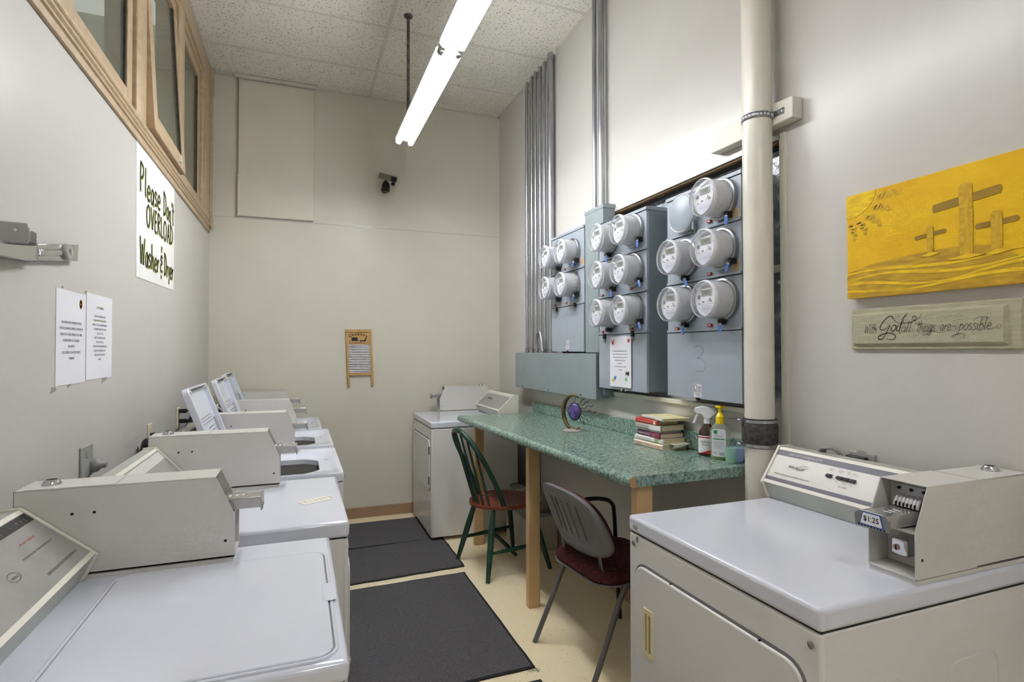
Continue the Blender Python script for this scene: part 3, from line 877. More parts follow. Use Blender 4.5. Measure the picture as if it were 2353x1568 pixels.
WASH = {'face': 'grey', 'stripes': [('stripe_black', .80, .93)],
        'texts': [('ink_red', 'DO NOT OVERLOAD', .0075, .12, .62, 0), ('ink', 'MACHINE WILL NOT OPERATE WHEN LID IS UP', .0065, .11, .47, 0),
                  ('ink', 'OPERATING INSTRUCTIONS UNDER LID', .0085, .115, .18, 0), ('ink', 'GENTLE', .0065, -.03, .38, 0)], 'oval': (-.03, .4)}
DRY2 = {'face': 'grey', 'stripes': [('console_light', .70, .9)], 'dots': [(.1, .82, .004), (.13, .85, .004), (.16, .8, .004), (.12, .74, .003), (.15, .74, .003), (.18, .85, .004)],
        'texts': [('ink_white', 'PUSH TO START', .006, .03, .78, 0)]}
DRYR = {'face': 'light', 'stripes': [('stripe_purple', .78, .92), ('stripe_purple', .08, .18)],
        'texts': [('ink_white', 'HEAVY DUTY COMMERCIAL DRYER', .0085, -.235, .825, .25), ('ink', 'Whirlpool', .0155, -.253, .50, .25),
                  ('ink', 'WORLD LEADER IN LAUNDRY PRODUCTS', .0078, -.256, .27, .25), ('ink', 'PUSH TO', .0042, -.119, .70, 0), ('ink', 'START', .0042, -.119, .665, 0),
                  ('ink', 'REGULAR', .0042, -.085, .70, 0), ('ink', 'PERM', .0042, -.058, .70, 0), ('ink', 'KNIT', .0042, -.038, .70, 0),
                  ('ink', 'HEAVY', .0042, -.085, .665, 0), ('ink', 'PRESS', .0042, -.058, .665, 0), ('ink', 'DELICATE', .0042, -.034, .665, 0),
                  ('ink', 'HIGH', .0042, -.086, .42, 0), ('ink', 'MEDIUM', .0042, -.058, .42, 0), ('ink', 'LOW', .0042, -.034, .42, 0), ('ink', 'DRY TEMPS', .006, -.06, .33, .2)],
        'buttons': [(-.119, .54), (-.081, .54), (-.058, .54), (-.035, .54)], 'swoosh': (-.238, .54)}
DRYB = {'face': 'grey', 'stripes': [('console_light', .84, .95)], 'texts': [('ink_white', 'COMMERCIAL DRYER', .009, .05, .25, 0)], 'buttons': [(-.06, .55), (-.09, .55), (-.02, .55)]}

LROW = 'coin-operated machines along the left wall'
# left row (front faces +X)
machine('washer', 'white coin-operated washer with closed lid in the foreground, nearest the camera', (.085, 1.405, 0), 0, .72, .70, .905,
        (.245, .47, 1), (.55, .70, .73), WASH, lid='closed', group=LROW)
machine('dryer', 'white coin-operated dryer with a paper strip taped on its flat top', (.150, 2.205, 0), 0, .685, .74, .914,
        (.225, .455, 1), (.545, .655, .69), DRY2, group=LROW, handle=-1)
for k, (x, y, lab) in enumerate(((.19, 3.01, 'white open-lid washer, nearest of the three, next to the dryer'),
                                 (.19, 3.835, 'white open-lid washer, middle one of the three'),
                                 (.15, 4.615, 'white open-lid washer in the far corner against the back wall'))):
    machine('washer', lab, (x, y, 0), 0, .70, .73, .905, (.215, .45, 1), (.56, .69, .72), WASH, lid='open', group=LROW)
# right side (front faces -X)
machine('dryer', 'white coin-operated dryer on the right with $1.25 price label and sticker numbered 8', (1.025, 1.236, 0), math.pi, .735, .725, .914,
        (.306, .44, 1), (.575, .66, .715), DRYR, price=True, number=('8', -.318, .842), handle=-1, emboss=True)
machine('dryer', 'white coin-operated dryer standing in the back right corner behind the counter', (.935, 4.555, 0), math.pi, .735, .72, .914,
        (.215, .45, -1), (.545, .68, .715), DRYB, handle=-1, hinges=True)

# paper strip taped on the dryer lid
t = thing('taped_note', 'narrow paper strip taped on the dryer top with handwritten words', 'note', (.05, 2.16, .9143))
m = W(); M = Matrix.Translation((.057, 2.162, .9150)) @ Matrix.Rotation(R(26), 4, 'Z')
m.m = M; m.prism([(-.062, -.03), (.05, -.026), (.064, .022), (.02, .03), (-.06, .026)], 'z', -.0005, .0003); m.build('strip', 'tape_paper', t, smooth=False)
for k, s in enumerate(('BEST', 'FULL', 'LOAD', 'A WET', 'NOT', 'PLEASE')):
    m = W(); m.m = M; m.text(s, .011, (-.045 + k * .019, 0, .0006), (0, -1, 0), (1, 0, 0)); m.build('lettering', 'ink_grey', t, smooth=False, flat=True)

# ------------------------------------------------------------------ electric service: panels, meters, gutter, conduits
PX = 1.705          # front plane of the meter panels
def panel(label, y0, y1, z0, z1, seams, num, sticker, hooks, tags, notes):
    t = thing('meter_panel', label, 'electrical panel', (PX + .07, (y0 + y1) / 2, z0), group='grey meter panels')
    W().box(PX + .012, RXB, y0, y1, z0 + .005, z1 - .005).build('cabinet', 'panel_side', t, bevel=.002)
    W().prism([(PX - .006, z1 - .02), (PX - .006, z1 - .004), (PX + .03, z1), (RXB - .01, z1), (RXB - .01, z1 - .02)], 'y', y0 - .003, y1 + .003).build('top_flange', 'panel_grey', t, bevel=.001)
    zs = [z1 - .02] + seams + [z0]
    for k in range(len(zs) - 1):
        a, b = zs[k], zs[k + 1]
        last = k == len(zs) - 2
        pr = [(PX - (.004 if last else 0), b + (.0 if last else .012)), (PX - (.004 if last else 0), a - .002), (PX + .012, a - .002), (PX + .012, b)]
        if not last: pr.insert(0, (PX - .007, b + .002)); pr.insert(1, (PX - .007, b + .012))
        W().prism(pr, 'y', y0 + .002, y1 - .002).build('cover', 'panel_grey', t, bevel=.0015)
    for y, z in hooks:
        W().box(PX - .016, PX + .002, y - .011, y + .011, z - .012, z + .018).build('hasp', 'black_plastic', t, bevel=.002)
        W().tube([(PX - .01, y - .006, z - .012), (PX - .01, y - .006, z - .03), (PX - .01, y + .006, z - .03), (PX - .01, y + .006, z - .012)], .0025, 6).build('hasp_loop', 'steel', t)
    for y, z in tags:
        W().box(PX - .0082, PX - .003, y - .012, y + .012, z - .006, z + .006).build('apartment_tag', 'tag_red', t, smooth=False)
        W().ribbon([(-.006, 0), (.006, 0)], .004, (PX - .0086, y, z), (0, -1, 0), (0, 0, 1)).build('tag_print', 'ink_white', t, smooth=False, flat=True)
    for y, z in notes:
        W().box(PX - .0012, PX + .001, y - .02, y + .02, z - .022, z + .022).build('data_label', 'tag_yellow', t, smooth=False)
        m = W()
        for k in range(5): m.box(PX - .0016, PX, y - .016, y + .016 - .004 * (k % 3), z - .017 + k * .008, z - .0145 + k * .008)
        m.build('data_print', 'ink_grey', t, smooth=False)
    y, z = sticker
    W().box(PX - .0055, PX - .003, y - .026, y + .026, z - .03, z + .03).build('listing_sticker', 'paper', t, smooth=False)
    m = W()
    m.ring(rrect(y + .014, z + .014, .02, .028, .008, 4), rrect(y + .014, z + .014, .015, .023, .006, 4), 'x', PX - .0062, PX - .005)
    for k in range(4): m.box(PX - .0062, PX - .005, y - .022, y - .002 - .003 * (k % 2), z + .002 + k * .006, z + .004 + k * .006)
    m.box(PX - .0062, PX - .005, y - .026, y + .026, z - .005, z - .003)
    for k in range(3): m.box(PX - .0062, PX - .005, y - .02, y + .02 - .006 * k, z - .012 - k * .006, z - .0105 - k * .006)
    m.build('sticker_print', 'ink', t, smooth=False)
    W().box(PX - .012, PX - .002, y - .014, y + .004, z0 - .006, z0 + .006).build('bottom_latch', 'black_plastic', t)
    for z in (z0 + .1, z0 + .35, z0 + .6, z1 - .12): W().lathe([(.004, 0), (.003, -.002)], (PX + .05, y0, z), 'y', 8).build('side_screw', 'steel', t)
    if num:
        pts, w_ = num
        W().ribbon(catmull(pts, 6), w_, (PX - .0046, (y0 + y1) / 2, z0), (0, -1, 0), (0, 0, 1)).build('chalk_number', 'pencil', t, smooth=False, flat=True)
    return t
P1 = panel('grey four-meter panel, farthest from the camera beside the row of conduits', 3.165, 3.655, 1.452, 2.275, [1.995, 1.762], ([(-.03, .2), (0, .24), (.0, .05), (-.03, .045), (.035, .055)], .0012),
           (3.40, 1.50), [(3.28, 1.758), (3.56, 1.748)], [(3.42, 1.785), (3.60, 1.78), (3.58, 2.0), (3.44, 2.02)], [(3.19, 2.04)])
P2 = panel('grey six-meter panel in the middle with a paper notice on its door', 2.475, 2.975, 1.235, 2.225, [1.995, 1.772, 1.552], None,
           (2.70, 1.262), [(2.60, 1.548), (2.90, 1.542)], [(2.62, 1.578), (2.93, 1.572), (2.62, 1.80), (2.93, 1.79)], [])
P3 = panel('grey five-meter panel nearest the camera marked with a pencilled 3', 1.80, 2.30, 1.238, 2.215, [2.003, 1.778, 1.545], ([(-.05, .235), (-.01, .243), (.015, .222), (-.008, .192), (-.03, .187), (.008, .18), (.028, .155), (.01, .128), (-.04, .127)], .0016),
           (2.075, 1.275), [], [(1.99, 2.035), (1.99, 1.80), (1.99, 1.572), (2.22, 1.565)], [(1.835, 2.035), (1.835, 1.815)])

# a meter: ring, body, clear dome, face with display; faces -X, origin at the centre of its ring on the panel
def make_meter():
    t = thing('electric_meter', 'meter', 'electric meter', (0, 0, 0), group='electric meters on the three panels')
    MB().lathe([(0.0893, 0.0028), (0.0912, -0.0084), (0.0912, -0.0182), (0.0855, -0.0210), (0.0817, -0.0210)], (0, 0, 0), 'x', 36, True, False).build('clamp_ring', 'steel', t)
    MB().lathe([(0.0789, -0.0140), (0.0770, -0.0700), (0.0750, -0.0896), (0.0727, -0.0917), (0.0000, -0.0917)], (0, 0, 0), 'x', 36, True, False).build('body', 'meter_body', t)
    m = MB(); m.lathe([(0.0836, -0.0196), (0.0822, -0.0420), (0.0808, -0.1050), (0.0770, -0.1148), (0.0703, -0.1176), (0.0000, -0.1176)], (0, 0, 0), 'x', 36, False, False)
    m.build('dome', 'meter_glass', t)
    m = MB(); m.lathe([(0.0819, -0.1022), (0.0825, -0.1064), (0.0793, -0.1141), (0.0755, -0.1169), (0.0750, -0.1148), (0.0789, -0.1085)], (0, 0, 0), 'x', 36, False, False)
    m.build('dome_rim', 'meter_rim', t)
    f = MB().lathe([(0.0717, -0.0917), (0.0717, -0.0935), (0.0000, -0.0935)], (0, 0, 0), 'x', 36, False, False).build('face', 'meter_face', t)
    xf = -.0936
    O = (xf - .0004, 0, 0); X, Y = (0, -1, 0), (0, 0, 1)
    MB().poly([(-.033, -.062), (.033, -.062), (.05, -.05), (.06, -.03), (.06, -.02), (-.042, -.02), (-.042, -.052)], O, X, Y).build('nameplate', 'meter_label', f, smooth=False, flat=True)
    MB().box(xf - .004, xf, -.031, .031, .017, .043).build('display_frame', 'lcd_frame', f, bevel=.001)
    MB().box(xf - .0048, xf - .003, -.0275, .0275, .0195, .0405).build('display', 'lcd', f, smooth=False)
    m = MB()
    for k in range(5): m.text('8', .014, (xf - .0052, -.012 + .0 - k * .0062 + .018, .025), X, Y)
    m.build('display_digits', 'lcd_ink', f, smooth=False, flat=True)
    MB().lathe([(.0095, -.0005), (.0095, .0)], (xf - .0002, .047, .012), 'x', 16).build('optical_port', 'ink_grey', f)
    m = MB()
    m.box(xf - .0006, xf, -.034, .034, .048, .060)
    m.build('maker_plate', 'meter_label', f, smooth=False)
    m = MB()
    for a, b in ((-.026, -.006), (-.002, .01), (.014, .026)): m.ribbon([(a, .054), (b, .054)], .004, (xf - .001, 0, 0), X, Y)
    m.build('maker_print', 'ink_faint', f, smooth=False, flat=True)
    m = MB()
    Q = (xf - .0008, 0, 0)
    m.ribbon([(-.026, -.01), (-.012, -.01)], .007, Q, X, Y)
    m.ribbon([(-.05, -.016), (-.04, -.016)], .004, Q, X, Y)
    m.ribbon(catmull([(.004, -.012), (.014, -.004), (.018, .006), (.022, -.01), (.03, -.006), (.036, -.014)], 5), .0022, Q, X, Y)
    m.ribbon(catmull([(.02, -.012), (.025, .0), (.031, -.008), (.022, -.014)], 5), .002, Q, X, Y)
    m.ribbon([(-.044, -.02), (.044, -.02)], .0008, Q, X, Y)
    for k in range(7):
        w_ = (.034, .036, .032, .036, .03, .022, .016)[k]
        m.ribbon([(-w_, -.028 - k * .0052), (w_, -.028 - k * .0052)], .0016 if k in (2, 3) else .0009, Q, X, Y)
    for a in (60, 120, 200, 270, 340):
        m.poly([(.068 * math.cos(R(a)) + .0022 * math.cos(b), .068 * math.sin(R(a)) + .0022 * math.sin(b)) for b in (0, 1.05, 2.1, 3.14, 4.2, 5.2)], Q, X, Y)
    m.poly([(.045, .02), (.05, .02), (.05, .026), (.045, .026)], Q, X, Y)
    m.build('face_print', 'ink_grey', f, smooth=False, flat=True)
    # clamp screw latch at the lower right with its seal
    return t
proto = make_meter()
def add_latch(t, ang, blue):
    """ring latch and plastic seal hanging at an angle on the ring (degrees from straight down towards the room's front)"""
    y, z = -.094 * math.sin(R(ang)), -.094 * math.cos(R(ang))
    m = MB()
    m.box(-.034, -.006, y - .012, y + .012, z - .014, z + .01); m.box(-.04, -.03, y - .016, y + .016, z - .006, z + .002)
    m.cyl((-.02, y - .02, z - .004), (-.02, y + .02, z - .004), .004, n=8)
    la = m.build('ring_latch', 'black_plastic', t, bevel=.002)
    MB().lathe([(.007, -.008), (.008, 0), (.006, .006)], (-.036, y + .006, z - .002), 'x', 10).build('latch_screw', 'steel', la)
    if blue is not None:
        m = MB(); yy, zz = y - .012 - .012 * blue, z - .026
        m.tube([(-.04, y - .004, z), (-.042, y - .014, z - .004), (-.042, yy, zz + .014)], .0014, 6); m.build('seal_wire', 'steel', la)
        m = MB(); a = R(25 * blue)
        d = Vector((0, -math.sin(a), -math.cos(a)))
        p0 = Vector((-.042, yy, zz + .014))
        m.tube([p0, p0 + d * .006, p0 + d * .03, p0 + d * .036], [.006, .009, .009, .006], 10, flat=.6); m.build('seal', 'seal_blue', la)
        m = MB(); m.tube([p0 - d * .002, p0 + d * .002], [.009, .0095], 10, flat=.65); m.build('seal_cap', 'seal_white', la)
    return la
meters = [(3.555, 2.116, 30, None, 'far panel, upper left'), (3.305, 2.115, 48, -1, 'far panel, upper right'), (3.556, 1.896, 30, None, 'far panel, lower left'), (3.305, 1.895, 48, -1, 'far panel, lower right'),
          (2.83, 2.115, 0, 0, 'middle panel, top left'), (2.586, 2.112, 52, 0, 'middle panel, top right'), (2.83, 1.896, 30, 0, 'middle panel, centre left'), (2.586, 1.897, 50, 1, 'middle panel, centre right'),
          (2.83, 1.676, 0, None, 'middle panel, bottom left'), (2.586, 1.676, 50, 1, 'middle panel, bottom right, just above the notice'),
          (1.911, 2.112, 35, 0, 'near panel, the topmost, right of a blank cover'), (2.153, 1.894, 8, 1, 'near panel, left one of the middle row'), (1.908, 1.896, 50, -1, 'near panel, right one of the middle row'),
          (2.151, 1.675, 5, 0, 'near panel, bottom left'), (1.906, 1.677, 5, 0, 'near panel, bottom right')]
for k, (y, z, ang, blue, where) in enumerate(meters):
    lab = 'round glass-domed electric meter on the ' + where
    # ring centre sits behind the measured face centre
    loc = (PX, y * 1.0, z)
    if k == 0:
        t = proto; t.location = loc; WM[t.name] = Matrix.Translation(loc); t['label'] = lab
    else:
        t = copy_tree(proto, loc, 0, lab)
    meters[k] = (t, ang, blue)
for t, ang, blue in meters: add_latch(t, ang, blue)
# blank cover where a meter is missing
t = thing('blank_meter_cover', 'round flat grey blank cover in place of a missing meter', 'meter cover', (PX, 2.151, 2.106))
m = MB(); m.lathe([(.088, .004), (.0915, -.012), (.0915, -.034), (.0885, -.037), (.085, -.035)], (0, 0, 0), 'x', 36, True, True); m.build('cover_ring', 'ring_light', t)
m = MB(); m.lathe([(.0845, -.03), (.0845, -.0375), (.083, -.0385), (.0, -.0385)], (0, 0, 0), 'x', 36, False, False); m.build('disc', 'panel_grey', t)
m = MB(); m.box(-.03, -.012, -.085, -.07, -.11, -.05); m.build('ring_latch', 'panel_side', t, bevel=.003)
m = MB(); m.lathe([(.009, -.004), (.009, 0)], (-.031, -.077, -.1), 'x', 12); m.build('latch_eye', 'black_plastic', t)

# vertical raceway and horizontal gutter
t = thing('raceway', 'tall grey raceway box standing between the far and middle meter panels', 'electrical box', (1.75, 3.06, 1.446))
W().box(1.705, XR - .001, 2.982, 3.152, 1.446, 2.345).build('box', 'panel_green', t, bevel=.002)
W().box(1.705, XR - .001, 2.925, 2.982, 2.232, 2.345).build('side_box', 'panel_green', t)
W().prism([(1.703, 2.325), (1.703, 2.346), (1.72, 2.35), (XR - .001, 2.35), (XR - .001, 2.325)], 'y', 2.92, 3.157).build('top_flange', 'panel_green', t)
t = thing('wire_gutter', 'long horizontal grey wire gutter box under the conduits', 'electrical box', (1.745, 3.66, 1.155))
W().box(1.702, XR, 3.005, 4.355, 1.165, 1.435).build('trough', 'panel_side', t, bevel=.002)
W().prism([(1.694, 1.158), (1.694, 1.438), (1.712, 1.442), (1.712, 1.435), (1.702, 1.432), (1.702, 1.165), (1.712, 1.158), (1.712, 1.152)], 'y', 3.0, 4.36).build('front_cover', 'panel_green', t)
for y in (3.2, 3.7, 4.2): W().lathe([(.005, -.003), (.005, 0)], (1.694, y, 1.172), 'x', 8).build('cover_screw', 'black_plastic', t)
W().box(1.735, XR - .001, 2.93, 3.0, 1.18, 1.228).build('end_fitting', 'panel_side', t, bevel=.01)

ORD = ('first', 'second', 'third', 'fourth', 'fifth')
for k, (y, r) in enumerate(((4.24, .0135), (4.135, .0135), (4.055, .0135), (3.965, .0135), (3.885, .0135), (3.772, .0235))):
    lab = ('thin galvanized conduit, %s from the back corner in the row of six' % ORD[k]) if k < 5 else 'thick galvanized conduit at the right end of the row of six'
    t = thing('conduit', lab, 'conduit', (1.752, y, 1.44), group='conduits rising to the ceiling')
    W().cyl((1.752, y, 1.44), (1.752, y, ZC - .03), r, n=16).build('pipe', 'galvanized', t)
    W().lathe([(r + .004, 1.438), (r + .008, 1.44), (r + .008, 1.456), (r + .004, 1.457), (r + .004, 1.475), (r, 1.478)], (1.752, y, 0), 'z', 16).build('connector', 'steel', t)
    W().lathe([(r + .003, 3.60 + .02 * (k % 3)), (r + .003, 3.63 + .02 * (k % 3))], (1.752, y, 0), 'z', 16).build('coupling', 'steel', t)
for k, (y, r, lab) in enumerate(((3.105, .0145, 'galvanized conduit above the raceway, left one of the pair'), (3.022, .0195, 'galvanized conduit above the raceway, right one of the pair'))):
    t = thing('conduit', lab, 'conduit', (1.752, y, 2.35), group='conduits rising to the ceiling')
    W().cyl((1.752, y, 2.349), (1.752, y, ZC - .01), r, n=16).build('pipe', 'galvanized', t)
    W().lathe([(r + .006, 2.349), (r + .006, 2.365), (r, 2.368)], (1.752, y, 0), 'z', 16).build('connector', 'steel', t)
t = thing('flexible_conduit', 'short bent grey conduit looping out of the wire gutter', 'conduit', (1.72, 3.9, 1.436))
W().tube(catmull([(1.725, 3.98, 1.438), (1.722, 3.975, 1.54), (1.718, 3.94, 1.6), (1.716, 3.90, 1.6), (1.716, 3.87, 1.54), (1.716, 3.845, 1.438)], 6), .0115, 10).build('loop', 'galvanized', t)
W().cyl((1.716, 3.845, 1.436), (1.716, 3.845, 1.455), .016, n=12).build('connector', 'steel', t)

# ------------------------------------------------------------------ vent pipe, hanger and block
t = thing('vent_pipe', 'cream painted vertical waste pipe with a rubber coupling, floor to ceiling', 'pipe', (1.708, 1.717, 0))
pc = (1.708, 1.717, 0)
W().cyl((1.708, 1.717, 0), (1.708, 1.717, 1.10), .056, n=32).build('lower_pipe', 'pipe_cream', t)
W().cyl((1.708, 1.717, 1.10), (1.708, 1.717, ZC + .02), .056, n=32).build('upper_pipe', 'pipe_cream', t)
cp = W().lathe([(.057, 1.076), (.062, 1.078), (.062, 1.092), (.067, 1.1), (.067, 1.165), (.062, 1.172), (.062, 1.186), (.0645, 1.19), (.057, 1.191)], pc, 'z', 32).build('rubber_coupling', 'rubber', t)
for z in (1.079, 1.174):
    W().lathe([(.0625, z), (.0635, z + .001), (.0635, z + .012), (.0625, z + .013)], pc, 'z', 32, False, False).build('band_clamp', 'chrome', cp)
    W().box(1.632, 1.652, 1.742, 1.764, z, z + .013).build('clamp_screw', 'steel', cp, bevel=.003)
W().tube([(1.648, 1.745, 1.186), (1.64, 1.765, 1.187), (1.625, 1.80, 1.183)], .004, 6, flat=.4).build('strap_tail', 'black_plastic', cp)
t = thing('pipe_block', 'white painted wooden block on the wall behind the pipe', 'wood block', (1.765, 1.79, 2.36))
W().hexa([(1.738, 1.572, 2.345), (XR, 1.572, 2.345), (XR, 2.022, 2.352), (1.738, 2.022, 2.352)], [(1.738, 1.572, 2.428), (XR, 1.572, 2.428), (XR, 2.022, 2.45), (1.738, 2.022, 2.45)]).build('timber', 'block_paint', t, bevel=.004)
t = thing('hanger_strap', 'perforated steel strap wrapped around the pipe and screwed to the block', 'strap', (1.70, 1.69, 2.37))
m = W()
arc = [(1.708 + .0575 * math.cos(R(a)), 1.717 + .0575 * math.sin(R(a))) for a in range(70, 291, 12)]
arc = [(1.735, 1.775)] + arc + [(1.7365, 1.655), (1.7365, 1.61)]
for i in range(len(arc) - 1):
    (xa, ya), (xb, yb) = arc[i], arc[i + 1]
    m.add([(xa, ya, 2.375), (xb, yb, 2.375), (xb, yb, 2.398), (xa, ya, 2.398)], [(0, 1, 2, 3)])
o = m.build('band', 'galvanized', t); s = o.modifiers.new('thickness', 'SOLIDIFY'); s.thickness = .0015; s.offset = 0
for a in range(100, 281, 14):
    c, s_ = math.cos(R(a)), math.sin(R(a))
    p = Vector((1.708 + .0585 * c, 1.717 + .0585 * s_, 2.3865)); W().cyl(p, p + Vector((c, s_, 0)) * .0012, .0045, n=10).build('hole', 'seal_white', t)
W().lathe([(.006, -.004), (.006, 0)], (1.736, 1.63, 2.3865), 'x', 10).build('screw', 'dark_steel', t)

# ------------------------------------------------------------------ laminate counter on tan legs
def cz(y): return .965 + (4.12 - y) / 2.33 * .02          # the counter rises slightly towards the camera
def cfx(y): return 1.121 + (4.12 - y) / 2.33 * .033        # front edge
CY0, CY1 = 1.795, 4.115
t = thing('folding_counter', 'long green laminate counter with backsplash on square tan legs', 'counter', (1.45, 2.95, 0))
def cprof(y, back=XR - .002):
    f, z = cfx(y), cz(y)
    p = [(back, z - .04), (f + .03, z - .04)]
    p += [(f + .012, z - .043), (f + .003, z - .036), (f, z - .022), (f + .002, z - .01), (f + .010, z - .001), (f + .02, z + .0015), (f + .035, z)]
    p += [(back - .03, z), (back, z)]
    return [(x, y, zz) for x, zz in p]
top = W().loft([cprof(CY0), cprof(CY1)]).build('countertop', 'laminate_green', t, angle=60)
m = W()
for y, s in ((CY0, -1),):
    f, z = cfx(y), cz(y)
    m.prism([(f + .034, z - .042), (f + .012, z - .0425), (f + .0035, z - .036), (f + .001, z - .022), (f + .003, z - .01), (f + .011, z - .001), (f + .022, z + .0008)], 'y', y - .0012, y + .001)
m.build('bare_wood_end', 'laminate_wood', top, smooth=False, label='bare wood showing at the unlaminated front end')
m = W()
for a, b in ((CY0, CY1 + .06),):
    m.hexa([(XR - .022, a, cz(a)), (XR - .001, a, cz(a)), (XR - .001, b, cz(b)), (XR - .022, b, cz(b))], [(XR - .022, a, cz(a) + .092), (XR - .001, a, cz(a) + .092), (XR - .001, b, cz(b) + .078), (XR - .022, b, cz(b) + .078)])
m.build('backsplash', 'laminate_green', t, bevel=.004)
for x, y in ((1.228, 4.0), (1.213, 2.92), (1.215, 1.835)):
    W().box(x, x + .07, y, y + .045, 0, cz(y) - .04).build('leg', 'leg_tan', t, bevel=.003)

# ------------------------------------------------------------------ chairs
t = thing('windsor_chair', 'green spindle-back windsor chair with worn red-brown seat at the counter', 'chair', (1.30, 3.60, 0), R(9))
seat_pts = []
for k in range(36):
    a = 2 * math.pi * k / 36
    rx = .215 if math.cos(a) > 0 else .225
    seat_pts.append((.0 + rx * math.cos(a) * (1 + .06 * math.cos(2 * a)), .225 * math.sin(a) * (1 + .05 * math.cos(a))))
lo = [[(x * s, y * s, z) for x, y in seat_pts] for s, z in ((.90, .418), (.99, .428), (1.0, .440), (.985, .450), (.9, .448), (.6, .441), (.2, .439))]
MB().loft(lo).build('seat', 'seat_brown', t, angle=60)
feet = {'rear': ((-.235, .225), (-.235, -.235)), 'front': ((.225, .245), (.235, -.235))}
tops = {'rear': ((-.14, .13), (-.14, -.13)), 'front': ((.13, .15), (.13, -.15))}
for kk in ('rear', 'front'):
    for (fx, fy), (tx, ty) in zip(feet[kk], tops[kk]):
        a, b = Vector((tx, ty, .425)), Vector((fx, fy, 0))
        MB().tube([tuple(a.lerp(b, s)) for s in (0, .15, .35, .6, .8, 1)], [.015, .017, .021, .02, .017, .014], 14).build('leg', 'chair_green', t)
def mid(kk, i, s): return Vector((*tops[kk][i], .425)).lerp(Vector((*feet[kk][i], 0)), s)
for i in (0, 1):
    a, b = mid('rear', i, .62), mid('front', i, .60)
    MB().tube([tuple(a.lerp(b, s)) for s in (0, .25, .5, .75, 1)], [.008, .012, .015, .012, .008], 10).build('stretcher', 'chair_green', t)
MB().tube([(-.03, .16, .19), (.03, .12, .14), (.1, .08, .065), (.14, .05, .014)], [.011, .014, .014, .011], 10).build('broken_stretcher', 'chair_green', t, label='cross stretcher broken loose and hanging to the floor')
def hoop(a):
    """bow of the back, a from 0 (one end at the seat) to pi"""
    h = .495 * math.sin(a) ** .62 if math.sin(a) > 0 else 0
    y = .178 * math.cos(a) * (1 + .22 * math.sin(a)) * (1.0)
    return Vector((-.085 - .235 * (h / .495) ** 1.1 - .02 * math.sin(a), y, .445 + h))
pts = [tuple(hoop(math.pi * k / 40)) for k in range(41)]
MB().tube(pts, .0165, 12).build('back_bow', 'chair_green', t)
for k in range(6):
    u = -1 + 2 * (k + .5) / 6
    a0 = math.pi / 2 - u * .95
    top_p = hoop(a0)
    base = Vector((-.195 + .05 * u * u, u * .135, .445))
    MB().tube([tuple(base.lerp(top_p, s)) for s in (0, .3, .6, 1)], [.0085, .0095, .008, .006], 8).build('spindle', 'chair_green', t)

t = thing('stacking_chair', 'grey plastic-back stacking chair with burgundy cushions and black arms', 'chair', (1.395, 2.36, 0), R(5))
def back_surf(u, v, off=0.0):
    """u across -1..1, v up 0..1; the shell curves around the sitter and leans back"""
    y = u * .25
    x = -.155 - .125 * v + .055 * u * u - off
    return Vector((x, y, .52 + .315 * v - .02 * (u * u) * v))
def back_outline(n=40):
    out = []
    for k in range(n):
        a = 2 * math.pi * k / n
        c, s = math.cos(a), math.sin(a)
        e = 2 / 3.4
        u = abs(c) ** e * (1 if c > 0 else -1); v = abs(s) ** e * (1 if s > 0 else -1)
        wv = (v + 1) / 2
        out.append((u * (1.0 - .22 * max(0, wv - .3) ** 1.5 - .10 * max(0, .35 - wv)), wv))
    return out
bo = back_outline()
def ringpts(s, off): return [tuple(back_surf(u * s, .5 + (v - .5) * s, off)) for u, v in bo]
sh = MB().loft([ringpts(.98, -.004), ringpts(1.0, .006), ringpts(.985, .022), ringpts(.90, .026), ringpts(.80, .025), ringpts(.72, .016), ringpts(.66, .013), ringpts(.3, .013), ringpts(.05, .013)], True, True).build('back_shell', 'chair_grey', t, angle=60)
for k in range(5):
    u = -.42 + k * .21
    MB().tube([tuple(back_surf(u * (1 - .0 * v), v, .0135)) for v in (.26, .5, .78)], [.0035, .0035, .0035], 6).build('shell_rib', 'chair_rib', sh)
MB().loft([ringpts(.93, -.003), ringpts(.96, -.018), ringpts(.9, -.034), ringpts(.5, -.038), ringpts(.1, -.038)]).build('back_cushion', 'burgundy', t, angle=70)
sp = rrect(.02, 0, .44, .47, .10, 8)
def seatring(s, z): return [(.02 + (x - .02) * s, y * s, z + .02 * max(0, -(x)) * 0) for x, y in sp]
MB().loft([seatring(.9, .415), seatring(1.0, .425), seatring(1.0, .432)]).build('seat_pan', 'chair_grey', t, angle=60)
MB().loft([seatring(.97, .432), seatring(1.0, .448), seatring(.96, .468), seatring(.7, .474), seatring(.2, .470)]).build('seat_cushion', 'burgundy', t, angle=70)
for s in (1, -1):
    MB().tube(catmull([(-.272, .245 * s, 0), (-.17, .238 * s, .22), (-.085, .232 * s, .405), (-.04, .232 * s, .424), (.12, .235 * s, .424), (.19, .25 * s, .41)], 4), .0125, 12).build('rear_leg', 'chair_tube', t)
    ap = [(.265, .262 * s, 0), (.245, .262 * s, .25), (.232, .265 * s, .56), (.212, .266 * s, .632), (.15, .266 * s, .66), (.04, .266 * s, .668)]
    MB().tube(catmull(ap + ([(-.09, .262 * s, .65), (-.16, .235 * s, .63)] if s > 0 else []), 5), .0115, 12).build('arm', 'chair_black', t)
    MB().tube(catmull([(-.02, .16 * s, .425), (-.1, .16 * s, .43), (-.145, .16 * s, .47), (-.163, .155 * s, .56)], 5), .013, 8, flat=.5).build('back_bracket', 'steel', t)
MB().tube([(-.06, -.23, .414), (-.06, .23, .414)], .011, 10).build('cross_bar', 'chair_tube', t)
MB().tube([(.15, -.235, .414), (.15, .235, .414)], .011, 10).build('cross_bar', 'chair_tube', t)

